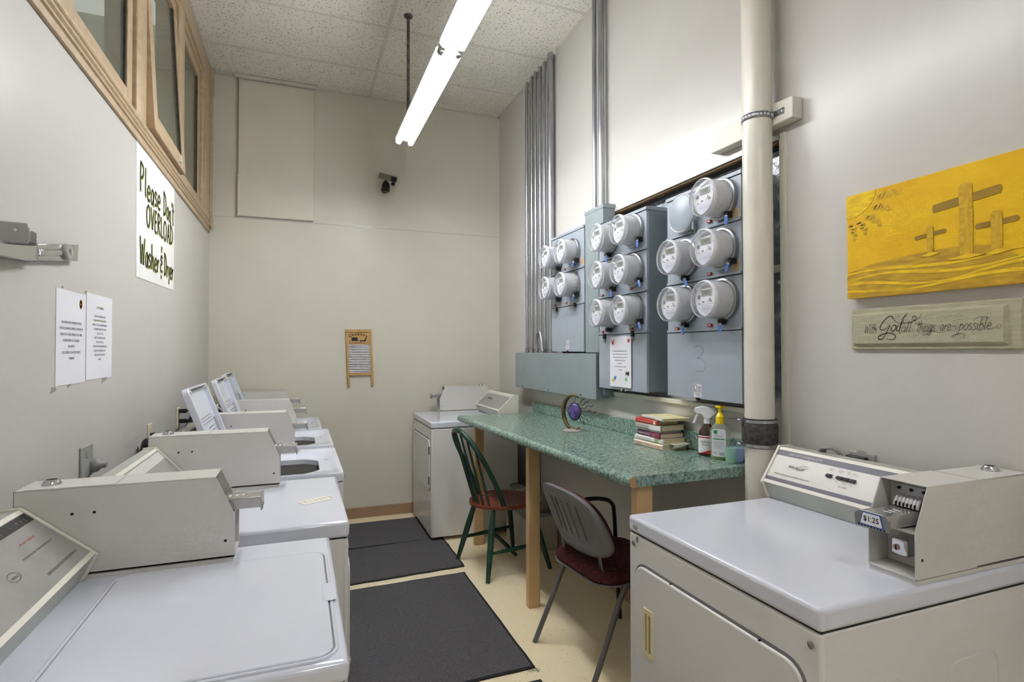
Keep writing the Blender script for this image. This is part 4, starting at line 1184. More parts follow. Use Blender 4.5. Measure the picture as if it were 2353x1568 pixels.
# ------------------------------------------------------------------ floor mats
def floor_mat_obj(label, x0, x1, y0, y1, skew=0.0, z=0.0):
    t = thing('floor_mat', label, 'mat', ((x0 + x1) / 2, (y0 + y1) / 2, z), group='dark grey floor mats in the aisle')
    n = 10
    rnd = random.Random(int(y0 * 100))
    def edge(a, b): return [a + (b - a) * k / n for k in range(n)]
    out = []
    for x in edge(x0, x1): out.append((x, y0 + rnd.uniform(-.003, .003) + skew * (x - x0)))
    for y in edge(y0, y1): out.append((x1 + rnd.uniform(-.003, .003), y + skew * (x1 - x0)))
    for x in edge(x1, x0): out.append((x, y1 + rnd.uniform(-.003, .003) + skew * (x - x0)))
    for y in edge(y1, y0): out.append((x0 + rnd.uniform(-.003, .003), y))
    cx, cy = (x0 + x1) / 2, (y0 + y1) / 2
    inn = [(cx + (x - cx) * (1 - .014 / (x1 - x0) * 2), cy + (y - cy) * (1 - .014 / (y1 - y0) * 2)) for x, y in out]
    W().prism(inn, 'z', z + .0005, z + .0085).build('carpet', 'mat_grey', t, smooth=False)
    W().ring(out, inn, 'z', z + .0005, z + .0065).build('rubber_edge', 'mat_edge', t, smooth=False)
floor_mat_obj('dark grey floor mat farthest back, beside the corner dryer', .22, .955, 4.245, 4.86, .0)
floor_mat_obj('dark grey floor mat second from the back wall', .22, 1.045, 3.60, 4.235, .05)
floor_mat_obj('large dark grey floor mat in the foreground with a frayed corner', .17, 1.015, 2.345, 3.52, .03)
floor_mat_obj('dark grey floor mat nearest the camera, only a corner in view', .20, 1.0, 1.1, 2.275, .0)
m = W(); rnd = random.Random(5)
for k in range(12):
    a = Vector((1.0 + rnd.uniform(-.03, .015), 2.372 + rnd.uniform(-.02, .01), .004))
    m.tube([a, a + Vector((rnd.uniform(.0, .02), rnd.uniform(-.03, -.005), .002))], .0009, 4)
fr = [o for o in bpy.data.objects if o.get('label', '').startswith('large dark grey floor mat')][0]
m.build('frayed_threads', 'mat_edge', fr, smooth=False)

# ------------------------------------------------------------------ things on the counter
t = thing('sun_moon_ornament', 'metal crescent moon ornament holding a purple sun face with wavy rays', 'ornament', (1.537, 3.01, cz(3.01)), R(32))
t.scale = (1.15, 1.18, 1.05)
MB().lathe([(.05, 0), (.052, .003), (.04, .009), (.012, .013)], (0, 0, 0), 'z', 28).build('base', 'stone_base', t)
cres = [R(a) for a in range(62, 303, 8)]
ccx, ccz = .008, .108
o_ = [(0, -(ccx + .062 * math.cos(a)), ccz + .098 * math.sin(a)) for a in cres]
wd = [.004 + .0075 * math.sin(math.pi * k / (len(cres) - 1)) for k in range(len(cres))]
MB().tube(o_, wd, 10).build('crescent', 'brass_dark', t)
MB().cyl((0, -.01, .008), (0, -.008, .02), .004, n=8).build('post', 'brass_dark', t)
fz, fy = .112, -.012
face = [[( x, fy + r * .036 * math.cos(2 * math.pi * k / 28), fz + r * .048 * math.sin(2 * math.pi * k / 28)) for k in range(28)] for r, x in ((.96, .004), (1.0, 0), (.96, -.006), (.8, -.011), (.5, -.0145), (.15, -.0155))]
sf = MB().loft(face).build('sun_face', 'sun_purple', t, angle=60)
m = MB()
for s in (-1, 1):
    m.tube(catmull([(-.0145, fy + s * .006, fz + .018), (-.0145, fy + s * .015, fz + .022), (-.0125, fy + s * .024, fz + .016)], 4), .0016, 6)
    m.tube([(-.0145, fy + s * .015 + .006 * math.cos(R(a)), fz + .009 + .0045 * math.sin(R(a))) for a in range(0, 361, 45)], .0013, 6)
m.tube(catmull([(-.016, fy, fz + .016), (-.019, fy, fz + .002), (-.02, fy, fz - .008), (-.016, fy - .006, fz - .009)], 4), .0022, 6)
m.tube(catmull([(-.015, fy - .013, fz - .02), (-.016, fy, fz - .017), (-.015, fy + .013, fz - .02), (-.0155, fy, fz - .026), (-.015, fy - .013, fz - .02)], 4), .0016, 6)
m.build('face_relief', 'relief_violet', sf)
MB().tube([(0, fy + .0375 * math.cos(R(a)), fz + .0495 * math.sin(R(a))) for a in range(0, 360, 15)], .002, 6, closed=True).build('face_rim', 'bronze_wire', t)
for k, a in enumerate((52, 36, 20, 4, -12, -28, -44)):
    c, s = math.cos(R(a)), math.sin(R(a))
    L = (.055, .07, .076, .09, .076, .064, .05)[k]
    p = []
    for q in range(13):
        u = q / 12; r = L * u; wv = .0042 * math.sin(u * 4 * math.pi)
        yy = -(.036 * c + r * c - wv * s); zz = .048 * s + r * s + wv * c
        p.append((0, fy + yy, fz + zz))
    MB().tube(p, .002, 6).build('sun_ray', 'bronze_wire', t)
MB().cyl((0, fy, fz + .05), (0, -.02, fz + .09), .0012, n=6).build('hanging_wire', 'bronze_wire', t)

# stack of books, spines towards the room
zb = cz(2.35)
books = [('cream hardback with red spine lettering at the bottom of the book stack', 'book_cream', .027, .228, .15, 0, 0, [('IN SEARCH OF BUTCH CASSIDY', 'ink_red', .0155, 0, .012)]),
         ('white-spined book with a green spot, second from the bottom of the stack', 'book_white', .024, .215, .14, .006, 2, [('The Third Merchant Ship', 'ink_faint', .011, -.03, 0)]),
         ('purple and maroon paperback, third from the bottom of the stack', 'book_purple', .024, .19, .14, .008, -3, [('THE MAKING MONEY', 'ink_white', .011, -.035, .01), ('Dickens', 'ink_white', .008, .05, 0)]),
         ('thin white paperback in the middle of the book stack', 'book_white', .011, .178, .13, .014, 1, [('A small book of answers', 'ink_grey', .005, 0, 0)]),
         ('grey and white book, third from the top of the stack', 'book_grey', .026, .195, .145, .004, 1, []),
         ('red paperback, second from the top of the book stack', 'book_red', .024, .172, .13, .004, 1, [('The Adventures of Huckleberry Finn', 'ink_white', .007, -.01, 0), ]),
         ('wide thin book with a map cover on top of the stack', 'book_map', .013, .20, .15, .016, -8, [('THE OLD FARMERS ALMANAC', 'ink_grey', .006, 0, 0)])]
z = zb
for k, (lab, mt, th, ln, dp, dx, rot, txt) in enumerate(books):
    yc = (2.342, 2.345, 2.35, 2.353, 2.345, 2.36, 2.33)[k]
    t = thing('book', lab, 'book', (1.614 + dx, yc, z), R(rot + 2), group='books stacked on the counter')
    c = .0016
    MB().box(.002, dp, -ln / 2, ln / 2, 0, c).build('back_cover', mt, t, smooth=False)
    MB().box(.002, dp, -ln / 2, ln / 2, th - c, th).build('front_cover', mt, t, smooth=False)
    MB().prism([(.002, 0), (-.003, th * .2), (-.003, th * .8), (.002, th), (.006, th), (.006, 0)], 'y', -ln / 2, ln / 2).build('spine', 'book_white' if mt == 'book_map' else mt, t)
    MB().box(.005, dp - .004, -ln / 2 + .003, ln / 2 - .003, c, th - c).build('pages', 'book_pages', t, smooth=False)
    for s, mm, size, yo, bd in txt:
        MB().text(s, size, (-.0034, -yo, th / 2 - size * .35), (0, -1, 0), (0, 0, 1), bold=bd).build('title_lettering', mm, t, smooth=False, flat=True)
    if k == 1:
        MB().box(-.0036, 0, -ln / 2 + .03, -ln / 2 + .06, .003, th - .003).build('spine_patch', 'book_tan', t, smooth=False)
        MB().box(-.004, 0, -ln / 2 + .035, -ln / 2 + .052, .005, th - .006).build('green_spot', 'sticker_green', t, smooth=False)
    if k == 4: MB().box(-.0036, 0, -ln / 2, -.01, .002, th - .002).build('white_band', 'book_white', t, smooth=False)
    if k == 5: MB().box(-.0036, 0, -ln / 2 + .012, -ln / 2 + .03, .003, th - .003).build('spine_emblem', 'book_cream', t, smooth=False)
    z += th + .0004
t = thing('folded_leaflet', 'cream folded leaflet sticking out of the book stack on the right', 'leaflet', (1.70, 2.25, zb + .029))
W().add([(1.66, 2.30, zb + .031), (1.76, 2.30, zb + .031), (1.752, 2.19, zb + .033), (1.655, 2.185, zb + .030), (1.648, 2.198, zb + .012), (1.69, 2.19, zb + .018)], [(0, 1, 2, 3), (3, 2, 5, 4)]).build('sheet', 'book_cream', t, smooth=False)

# peroxide spray bottle
t = thing('spray_bottle', 'brown plastic bottle with white trigger sprayer beside the books', 'bottle', (1.728, 2.045, cz(2.045)), R(38))
t.scale = (1.05, 1.05, 1.12)
def oval(rx, ry, z, n=24): return [(rx * math.cos(2 * math.pi * k / n), ry * math.sin(2 * math.pi * k / n), z) for k in range(n)]
bd = MB().loft([oval(.024, .035, 0), oval(.027, .038, .006), oval(.027, .038, .085), oval(.024, .034, .1), oval(.013, .015, .125), oval(.012, .012, .135)]).build('bottle', 'peroxide_brown', t)
lbl = MB()
lbl.loft([oval(.0275, .0385, .012), oval(.0275, .0385, .082)], False, False); lbl.build('label', 'paper', bd)
MB().loft([oval(.0277, .0387, .073), oval(.0277, .0387, .078)], False, False).build('label_band', 'ink_red', bd)
m = MB(); m.poly([(-.03, .012), (.035, .012), (.035, .032)], (-.0285, 0, 0), (0, -1, 0), (0, 0, 1)); m.build('label_corner', 'ink_red', bd, smooth=False, flat=True)
m = MB()
m.text('Hydrogen', .012, (-.0288, 0, .055), (0, -1, 0), (0, 0, 1)); m.text('Peroxide', .010, (-.0288, 0, .044), (0, -1, 0), (0, 0, 1))
m.build('label_lettering', 'ink', bd, smooth=False, flat=True)
m = MB(); m.cyl((0, 0, .13), (0, 0, .15), .015, n=16); m.build('cap', 'trigger_white', t)
m = MB(); m.loft([[(x * .6, y + .0, z) for y, z in [(0.055, .178), (.05, .192), (.02, .200), (-.03, .196), (-.045, .178), (-.03, .165), (-.012, .150), (.012, .150), (.02, .165), (.045, .17)]] for x in (-.022, -.012, .012, .022)])
m.build('trigger_head', 'trigger_white', t, bevel=.003)
m = MB(); m.tube(catmull([(0, .034, .168), (0, .045, .155), (0, .05, .14), (0, .058, .128)], 4), [.006] * 13, 8); m.build('trigger', 'trigger_white', t)

# hand soap with yellow pump
t = thing('soap_bottle', 'clear hand soap pump bottle with yellow pump and green soap left', 'bottle', (1.722, 1.957, cz(1.957)), R(38))
t.scale = (1.12, 1.12, 1.13)
m = MB(); m.loft([oval(.021, .034, 0), oval(.024, .037, .006), oval(.0245, .0375, .09), oval(.022, .036, .118), oval(.016, .022, .135), oval(.013, .013, .142)], True, False); m.build('bottle', 'bottle_clear', t)
m = MB(); m.loft([oval(.0195, .032, .001), oval(.022, .035, .006), oval(.022, .035, .026)]); m.build('soap', 'soap_green', t)
m = MB(); q = [(-.0265, .03 * (1 if a > 0 else -1), 0) for a in (1,)]
lab_pts = rrect(0, .066, .052, .106, .01, 5)
fl = MB().prism([(-p[0], p[1]) for p in lab_pts], 'x', -.0268, -.0255).build('label', 'paper', t)
m = MB(); m.poly([(-.012 + .008 * math.cos(k * .5), .107 + .008 * math.sin(k * .5)) for k in range(12)], (-.027, 0, 0), (0, -1, 0), (0, 0, 1)); m.poly([(-.022, .078), (.022, .078), (.022, .082), (-.022, .082)], (-.027, 0, 0), (0, -1, 0), (0, 0, 1)); m.build('green_marks', 'soap_mark', fl, smooth=False, flat=True)
m = MB(); O = (-.027, 0, 0)
for k, (z_, w_) in enumerate(((.094, .02), (.088, .018), (.07, .02), (.066, .02), (.062, .018), (.056, .02), (.052, .019), (.046, .015))): m.ribbon([(-w_, z_), (w_ * .9, z_)], .001, O, (0, -1, 0), (0, 0, 1))
for k in range(9): m.ribbon([(.002 + k * .0024, .018), (.002 + k * .0024, .03)], .0006 + .0008 * (k % 2), O, (0, -1, 0), (0, 0, 1))
m.build('label_print', 'ink_grey', fl, smooth=False, flat=True)
m = MB(); m.ribbon([(-.018, .024), (-.014, .031), (-.010, .024), (-.018, .024)], .0014, O, (0, -1, 0), (0, 0, 1)); m.build('recycling_mark', 'ink', fl, smooth=False, flat=True)
pu = MB().lathe([(.0165, .138), (.0165, .165), (.014, .168), (.010, .176), (.006, .18), (.006, .198)], (0, 0, 0), 'z', 20).build('pump_collar', 'soap_yellow', t)
m = MB(); m.lathe([(.006, .196), (.012, .198), (.014, .202), (.008, .206)], (0, 0, 0), 'z', 16); m.tube([(0, 0, .202), (0, -.012, .203), (0, -.022, .200)], [.006, .005, .0035], 8); m.tube([(0, 0, .202), (0, .012, .201), (0, .016, .2)], [.006, .006, .004], 8); m.build('pump_head', 'soap_yellow', t)
# two plastic cups
for lab, mt, x, y, r0, r1, h in (('small translucent green plastic cup at the end of the counter', 'cup_green', 1.700, 1.867, .021, .026, .066), ('small translucent blue plastic cup behind the green cup', 'cup_blue', 1.737, 1.872, .024, .033, .062)):
    t = thing('plastic_cup', lab, 'cup', (x, y, cz(y)), 0, group='plastic cups on the counter')
    MB().lathe([(r0 - .001, 0), (r0, .002), (r1, h), (r1 - .0012, h), (r0 - .001, .004), (.0, .003)], (0, 0, 0), 'z', 28, True, False).build('cup', mt, t)
    MB().lathe([(r1 + .0006, h - .002), (r1 + .001, h), (r1 - .0012, h + .0006)], (0, 0, 0), 'z', 28, False, False).build('rim', mt, t)
    MB().lathe([(r0 - .002, .004), (.001, .0045)], (0, 0, 0), 'z', 20).build('tinted_bottom', 'sticker_green' if mt == 'cup_green' else 'seal_blue', t)

# ------------------------------------------------------------------ hand-drawn letters (stroke font)
G = {
 'P': (.58, [[(.1, 0), (.08, .5), (.1, 1)], [(.06, 1), (.38, .92), (.46, .74), (.34, .54), (.1, .46)]]),
 'l': (.26, [[(.1, 1), (.1, .1), (.2, 0)]]), 'e': (.46, [[(.06, .26), (.4, .32), (.34, .5), (.16, .5), (.05, .25), (.16, .02), (.42, .06)]]),
 'a': (.5, [[(.4, .46), (.22, .52), (.06, .26), (.16, .0), (.36, .16), (.4, .48)], [(.4, .5), (.4, .06), (.48, 0)]]),
 's': (.4, [[(.35, .46), (.18, .52), (.08, .38), (.3, .22), (.3, .05), (.05, .03)]]),
 'D': (.62, [[(.1, 0), (.12, .5), (.1, 1)], [(.02, 1), (.4, .84), (.55, .5), (.4, .14), (.02, 0)]]),
 'o': (.46, [[(.24, .5), (.06, .32), (.1, .05), (.3, .02), (.42, .26), (.36, .46), (.22, .5)]]),
 'n': (.48, [[(.06, .5), (.08, 0)], [(.08, .3), (.22, .5), (.36, .42), (.38, 0), (.46, .04)]]),
 "'": (.14, [[(.1, 1.0), (.06, .78)]]), 't': (.36, [[(.18, .95), (.16, .08), (.3, 0)], [(.0, .6), (.34, .62)]]),
 'O': (.66, [[(.32, 1), (.08, .75), (.06, .3), (.28, 0), (.52, .25), (.54, .75), (.32, 1)]]),
 'V': (.56, [[(.03, 1), (.26, 0)], [(.26, 0), (.52, 1)]]), 'E': (.48, [[(.1, 1), (.1, 0)], [(.1, 1), (.42, .98)], [(.1, .52), (.36, .52)], [(.1, 0), (.44, .02)]]),
 'R': (.56, [[(.1, 0), (.1, 1)], [(.1, 1), (.4, .92), (.44, .7), (.1, .5)], [(.14, .5), (.5, 0)]]), 'L': (.48, [[(.1, 1), (.1, 0)], [(.1, 0), (.44, .03)]]),
 'A': (.58, [[(.04, 0), (.28, 1)], [(.28, 1), (.54, 0)], [(.14, .38), (.44, .38)]]),
 'W': (.8, [[(.03, 1), (.2, 0)], [(.2, 0), (.38, .75)], [(.38, .75), (.56, 0)], [(.56, 0), (.76, 1)]]),
 'h': (.48, [[(.08, 1), (.08, 0)], [(.08, .3), (.22, .5), (.36, .42), (.38, .05), (.46, 0)]]), 'r': (.36, [[(.08, .5), (.08, 0)], [(.08, .3), (.2, .48), (.34, .44)]]),
 '&': (.5, [[(.24, 1.25), (.24, .95)], [(.42, .72), (.2, .78), (.12, .62), (.34, .46), (.1, .34), (.1, .08), (.42, .06)], [(.2, -.12), (.2, -.3)]]),
 'y': (.46, [[(.06, .5), (.14, .16), (.28, .16)], [(.4, .5), (.3, .05), (.16, -.3)]]),
 'd': (.52, [[(.4, .46), (.22, .52), (.06, .26), (.16, 0), (.36, .14), (.42, .5)], [(.44, 1.0), (.42, .06), (.52, .02)]]),
 'i': (.24, [[(.1, .5), (.1, .06), (.22, .02)], [(.11, .7), (.13, .72)]]),
 'g': (.5, [[(.4, .46), (.2, .52), (.06, .26), (.18, .04), (.38, .2), (.42, .48)], [(.42, .5), (.4, -.1), (.22, -.36), (.04, -.22), (.3, -.02), (.5, .1)]]),
 'p': (.5, [[(.1, .5), (.08, -.38)], [(.09, .34), (.24, .52), (.42, .34), (.34, .06), (.1, .04)]]),
 'b': (.48, [[(.1, 1), (.08, .04), (.3, .0), (.42, .26), (.28, .48), (.09, .3)]]),
 'G': (1.0, [[(.9, .95), (.75, 1.15), (.45, 1.05), (.2, .7), (.16, .25), (.4, 0), (.7, .2), (.74, .5)], [(.5, .5), (.8, .52)], [(.74, .5), (.7, -.1), (.45, -.45), (.1, -.35), (.25, -.1), (.6, -.1)]]),
 ' ': (.3, []), }
STRAIGHT = set('VELAW')
def letters(mb, body, o, xd, yd, size, wid, xs=1.0, shear=0.0, jitter=0.0, gap=.06, seed=1):
    rnd = random.Random(seed); x = 0.0
    for ch in body:
        adv, strokes = G[ch]
        dy = rnd.uniform(-jitter, jitter)
        for st in strokes:
            p = list(st) if ch in STRAIGHT and len(st) < 3 else catmull([(a, b, 0) for a, b in st], 5)
            mb.ribbon([((x + q[0] + shear * q[1]) * size * xs, (q[1] + dy) * size) for q in p], wid, o, xd, yd)
        x += adv + gap
    return x * size * xs
def word_width(body, size, xs, gap=.06): return sum(G[c][0] + gap for c in body) * size * xs

# ------------------------------------------------------------------ papers on the left wall
t = thing('hand_lettered_poster', 'large white poster hand-lettered in black marker under the transom window', 'poster', (XL, 3.28, 1.80))
W().hexa([(XL + .0005, 2.912, 1.795), (XL + .002, 2.912, 1.795), (XL + .002, 3.70, 1.812), (XL + .0005, 3.70, 1.812)],
         [(XL + .0005, 2.90, 2.404), (XL + .002, 2.90, 2.404), (XL + .002, 3.70, 2.404), (XL + .0005, 3.70, 2.404)]).build('sheet', 'poster', t, smooth=False)
def poster_line(words, seed):
    for body, y0, y1, z0, size in words:
        xs = (y1 - y0) / word_width(body, size, 1.0)
        for m_, dx, dw, off in (('highlight', .009, .006, .0030), ('marker', 0, 0, .0038)):
            mb = W(); letters(mb, body, (XL + off, y0 + dx, z0 - dx * .2), (0, 1, 0), (0, 0, 1), size, (.0145 if m_ == 'marker' else .0155), xs=xs, jitter=.04, seed=seed)
            mb.build('lettering' if m_ == 'marker' else 'lettering_highlight', m_, t, smooth=False, flat=True)
poster_line([('Please', 2.955, 3.36, 2.19, .135), ("Don't", 3.42, 3.685, 2.185, .125)], 2)
poster_line([('OVERLOAD', 3.075, 3.665, 2.062, .105)], 3)
poster_line([('Washer', 2.965, 3.34, 1.868, .125), ('&', 3.36, 3.43, 1.878, .11), ('Dryer', 3.45, 3.68, 1.872, .12)], 4)

def notice(name, label, plane, o, xd, w_, h_, lines, size, ls, top, n=(1, 0, 0)):
    """paper sheet on a wall; o is the lower-left corner as read"""
    o, xd, n = Vector(o), Vector(xd), Vector(n)
    t = thing(name, label, 'notice', tuple(o + xd * w_ / 2), group=None)
    c = [o, o + xd * w_, o + xd * w_ + Vector((0, 0, h_)), o + Vector((0, 0, h_))]
    W().hexa([tuple(p + n * .0004) for p in c], [tuple(p + n * .0016) for p in c]).build('sheet', 'paper', t, smooth=False)
    for k, s in enumerate(lines):
        if s:
            W().text(s, size, tuple(o + xd * w_ * .5 + n * .002 + Vector((0, 0, h_ - top - k * ls))), tuple(xd), (0, 0, 1)).build('lettering', 'ink', t, smooth=False, flat=True)
    return t
A = ['WE HAVE HAD PROBLEMS WITH', 'PEOPLE LEAVING THEIR LAUNDRY IN', 'HERE FOR LONG PERIODS OF TIME.', 'PLEASE REMOVE LAUNDRY', 'PROMPTLY', 'SO OTHERS CAN USE THEM!!!', 'THANKS']
B = ['LINT WARNING', '', 'KEEP AIR CLEANER UNITS', 'PLEASE THEY ARE CLEANED', 'SERVICE, THIS IS A RESPONSIBILITY', 'THE DAMAGE IS NOT IF YOU', 'DO NOT THIS', 'KEEP IT CLEAN, SAVE ON', 'YOUR COSTS ALL', 'IF YOU DONT KNOW HOW TO', 'CLEAN IT PLEASE ASK & HE', 'WILL SHOW YOU HOW', 'ASAP']
t = notice('paper_notice', 'white printed paper notice with an orange flower, left of the pair', None, (XL, 2.05, 1.356), (0, 1, 0), .245, .298, A, .0115, .019, .105)
m = W()
for k in range(9):
    a = 2 * math.pi * k / 9
    m.poly([(.2 + .008 * math.cos(a) + .007 * math.cos(b), .262 + .010 * math.sin(a) + .007 * math.sin(b)) for b in (0, 1, 2, 3, 4, 5)], (XL + .0019, 2.05, 1.356), (0, 1, 0), (0, 0, 1))
m.build('flower_sticker', 'sticker_orange', t, smooth=False, flat=True)
t = notice('paper_notice', 'white printed paper notice with yellow highlighter, right of the pair', None, (XL, 2.305, 1.362), (0, 1, 0), .275, .303, B, .0105, .0155, .05)
m = W(); m.ribbon([(.06, .211), (.2, .211)], .002, (XL + .0019, 2.305, 1.362), (0, 1, 0), (0, 0, 1)); m.ribbon([(.1, .262), (.18, .262)], .0012, (XL + .0019, 2.305, 1.362), (0, 1, 0), (0, 0, 1)); m.build('highlighter', 'highlight', t, smooth=False, flat=True)
for k, (y, z, s) in enumerate(((2.04, 1.345, .02), (2.16, 1.352, .014), (2.5, 1.357, .03), (2.1, 1.66, .008), (2.3, 1.664, .01))):
    t = tag(W().prism([(y - s, z - s * .5), (y + s, z - s * .1), (y + s * .8, z + s * .4), (y - s * .7, z + s * .5)], 'x', XL, XL + .0008).build('torn_tape', 'tape_grey', smooth=False),
            ('scrap of grey torn tape below the left notice corner', 'scrap of grey torn tape hanging from the left notice', 'long scrap of grey torn tape under the right notice', 'tiny tape scrap above the left notice', 'tiny tape scrap between the tops of the two notices')[k], 'tape')

# notice with butterfly stickers on the middle panel door
t = notice('paper_notice', 'white printed paper notice with butterfly and flower stickers on the meter panel', None, (PX - .0105, 2.832, 1.252), (0, -1, 0), .222, .288, A, .0095, .0175, .088, n=(-1, 0, 0))
t.location.x = PX - .0105; 
Oq = (PX - .0125, 2.832, 1.252)
def blob(m_, pts, nm): 
    m = W(); m.poly(pts, Oq, (0, -1, 0), (0, 0, 1)); m.build(nm, m_, t, smooth=False, flat=True)
def star(cx, cy, r, n=9): return [(cx + r * (1 if k % 2 else .62) * math.cos(math.pi * k / n), cy + r * (1 if k % 2 else .62) * math.sin(math.pi * k / n)) for k in range(2 * n)]
blob('ink_red', [(.018, .272), (.03, .256), (.046, .276), (.042, .25), (.046, .236), (.031, .246), (.024, .234), (.022, .252)], 'butterfly_sticker')
blob('ink_red', star(.197, .262, .014), 'flower_sticker')
blob('sticker_yellow', star(.034, .036, .014), 'flower_sticker')
blob('sticker_blue', [(.04, .05), (.05, .06), (.07, .062), (.064, .044), (.056, .032), (.048, .044)], 'butterfly_sticker')
blob('sticker_green', star(.172, .046, .014), 'flower_sticker')
blob('ink', [(.172, .1), (.176, .084), (.198, .092), (.204, .076), (.19, .062), (.182, .076), (.164, .066)], 'butterfly_sticker')

# ------------------------------------------------------------------ door closer arm on the left wall
t = thing('door_closer', 'chrome and grey metal door closer arm reaching in from the left edge', 'door closer', (XL + .03, 1.95, 1.72))
W().hexa([(XL + .014, 1.85, 1.706), (XL + .02, 1.85, 1.706), (XL + .02, 2.16, 1.751), (XL + .014, 2.16, 1.751)],
         [(XL + .014, 1.85, 1.752), (XL + .02, 1.85, 1.752), (XL + .02, 2.168, 1.805), (XL + .014, 2.168, 1.805)]).build('arm_plate', 'chrome', t, bevel=.002)
W().hexa([(XL + .018, 1.875, 1.722), (XL + .026, 1.875, 1.722), (XL + .026, 2.02, 1.744), (XL + .018, 2.02, 1.744)],
         [(XL + .018, 1.875, 1.742), (XL + .026, 1.875, 1.742), (XL + .026, 2.02, 1.766), (XL + .018, 2.02, 1.766)]).build('arm_channel', 'chrome', t, bevel=.005, seg=3)
m = W(); m.lathe([(.026, 0), (.026, .008), (.023, .012), (.011, .012), (.009, .006), (.003, .006)], (XL + .018, 2.065, 1.765), 'x', 28); m.build('knob', 'outlet_steel', t)
W().lathe([(.003, .0), (.002, .003)], (XL + .024, 2.065, 1.765), 'x', 10).build('knob_screw', 'black_hole', t)
W().box(XL + .002, XL + .022, 2.05, 2.08, 1.755, 1.775).build('wall_stud', 'dark_steel', t)
W().box(XL + .006, XL + .026, 1.838, 1.856, 1.70, 1.756).build('hinge_block', 'steel', t, bevel=.003)
W().hexa([(XL + .012, 1.845, 1.702), (XL + .026, 1.845, 1.702), (XL + .075, 1.50, 1.668), (XL + .061, 1.50, 1.668)],
         [(XL + .012, 1.845, 1.752), (XL + .026, 1.845, 1.752), (XL + .075, 1.50, 1.70), (XL + .061, 1.50, 1.70)]).build('lower_arm', 'chrome', t, bevel=.003)
cv = W().prism([(-.688, 1.712), (-.6, 1.715), (-.5965, 1.727), (-.596, 1.738), (-.5965, 1.75), (-.6, 1.763), (-.688, 1.766)], 'y', 1.62, 1.628).build('cover_plate', 'outlet_steel', t, bevel=.002)
W().lathe([(.005, 0), (.004, -.002)], (-.622, 1.62, 1.745), 'y', 16).build('cover_screw', 'chrome', cv)
W().box(XL, -.61, 1.628, 1.70, 1.722, 1.756).build('closer_body', 'dark_steel', t, bevel=.004)

# ------------------------------------------------------------------ outlets, plugs and cords behind the machines
def outlet(label, y, z, mt, plugs, w_=.075, h_=.125, wall=XL, s=1):
    t = thing('wall_outlet', label, 'outlet', (wall, y, z - h_ / 2))
    W().box(wall, wall + s * .008, y - w_ / 2, y + w_ / 2, z - h_ / 2, z + h_ / 2).build('cover_plate', mt, t, bevel=.003)
    for dz in (-.028, .028):
        m = W(); m.prism(rrect(y, z + dz, .034, .03, .01, 4), 'x', wall, wall + s * .0095); m.build('socket', mt, t)
    for dz in plugs:
        W().box(wall + s * .009, wall + s * .05, y - .015, y + .015, z + dz - .012, z + dz + .012).build('plug', 'black_plastic', t, bevel=.004)
        W().tube(catmull([(wall + s * .05, y, z + dz), (wall + s * .075, y, z + dz - .002), (wall + s * .09, y + .01, z + dz - .03), (wall + s * .085, y + .01, z - .3)], 5), .0045, 8).build('cord', 'black_plastic', t)
    return t
outlet('cream double outlet with a black plug, nearer one behind the dryer', 3.17, 1.045, 'outlet_cream', (.005,))
outlet('cream double outlet with two black plugs, farther one behind the open washers', 3.84, 1.06, 'outlet_cream', (.04, -.02))
t = outlet('square steel outlet plate with a grey plug behind the nearest coin box', 2.31, 1.083, 'outlet_steel', (), .11, .11)
W().lathe([(.022, 0), (.025, .01), (.022, .02), (.012, .03), (.01, .045)], (XL + .008, 2.345, 1.062), 'x', 20).build('range_plug', 'cable_grey', t)
t = thing('power_supply', 'black rounded power cord plug hanging on the wall behind the dryer', 'plug', (XL + .03, 2.98, .93))
m = W(); m.loft([[(XL + .012 + dx, 2.975 + .045 * s * math.cos(a), zz + .0 * math.sin(a)) for a in (0,) for s in (1,)] for dx, zz in ()]) if False else None
lo = []
for s, z_ in ((.5, .93), (.9, .945), (1.0, .98), (1.0, 1.03), (.85, 1.05), (.5, 1.062)):
    lo.append([(XL + .045 + .034 * s * math.cos(2 * math.pi * k / 18), 2.975 + .04 * s * math.sin(2 * math.pi * k / 18), z_) for k in range(18)])
W().loft(lo).build('housing', 'black_plastic', t)
W().tube(catmull([(XL + .03, 2.93, 1.04), (XL + .022, 2.9, .98), (XL + .02, 2.89, .9), (XL + .03, 2.9, .75)], 5), .006, 8).build('cord', 'black_plastic', t)
W().box(XL + .05, XL + .082, 2.965, 2.985, .99, 1.035).build('embossed_print', 'rubber', t)
t = thing('cord_bundle', 'bundle of cords and a cream connector behind the nearest open lid', 'cord', (XL + .1, 3.9, .98))
for k in range(3):
    W().tube(catmull([(XL + .04, 3.80 + .02 * k, .97), (XL + .06, 3.86 + .02 * k, 1.03 + .015 * k), (XL + .09, 3.93, 1.035 + .012 * k), (XL + .12, 3.98, 1.0), (XL + .125, 4.0, .9)], 5), .007, 8).build('cord', 'black_plastic' if k % 2 else 'cable_grey', t)
W().hexa([(XL + .06, 3.84, 1.0), (XL + .10, 3.84, 1.0), (XL + .10, 3.9, 1.0), (XL + .06, 3.9, 1.0)], [(XL + .085, 3.84, 1.05), (XL + .115, 3.84, 1.035), (XL + .115, 3.9, 1.035), (XL + .085, 3.9, 1.05)]).build('connector', 'outlet_cream', t, bevel=.003)
t = outlet('steel outlet on the right wall behind the dryer console', 1.345, 1.075, 'outlet_steel', (), .09, .075, XR, -1)
W().box(XR - .03, XR - .008, 1.32, 1.39, 1.06, 1.1).build('plug', 'black_plastic', t, bevel=.004)
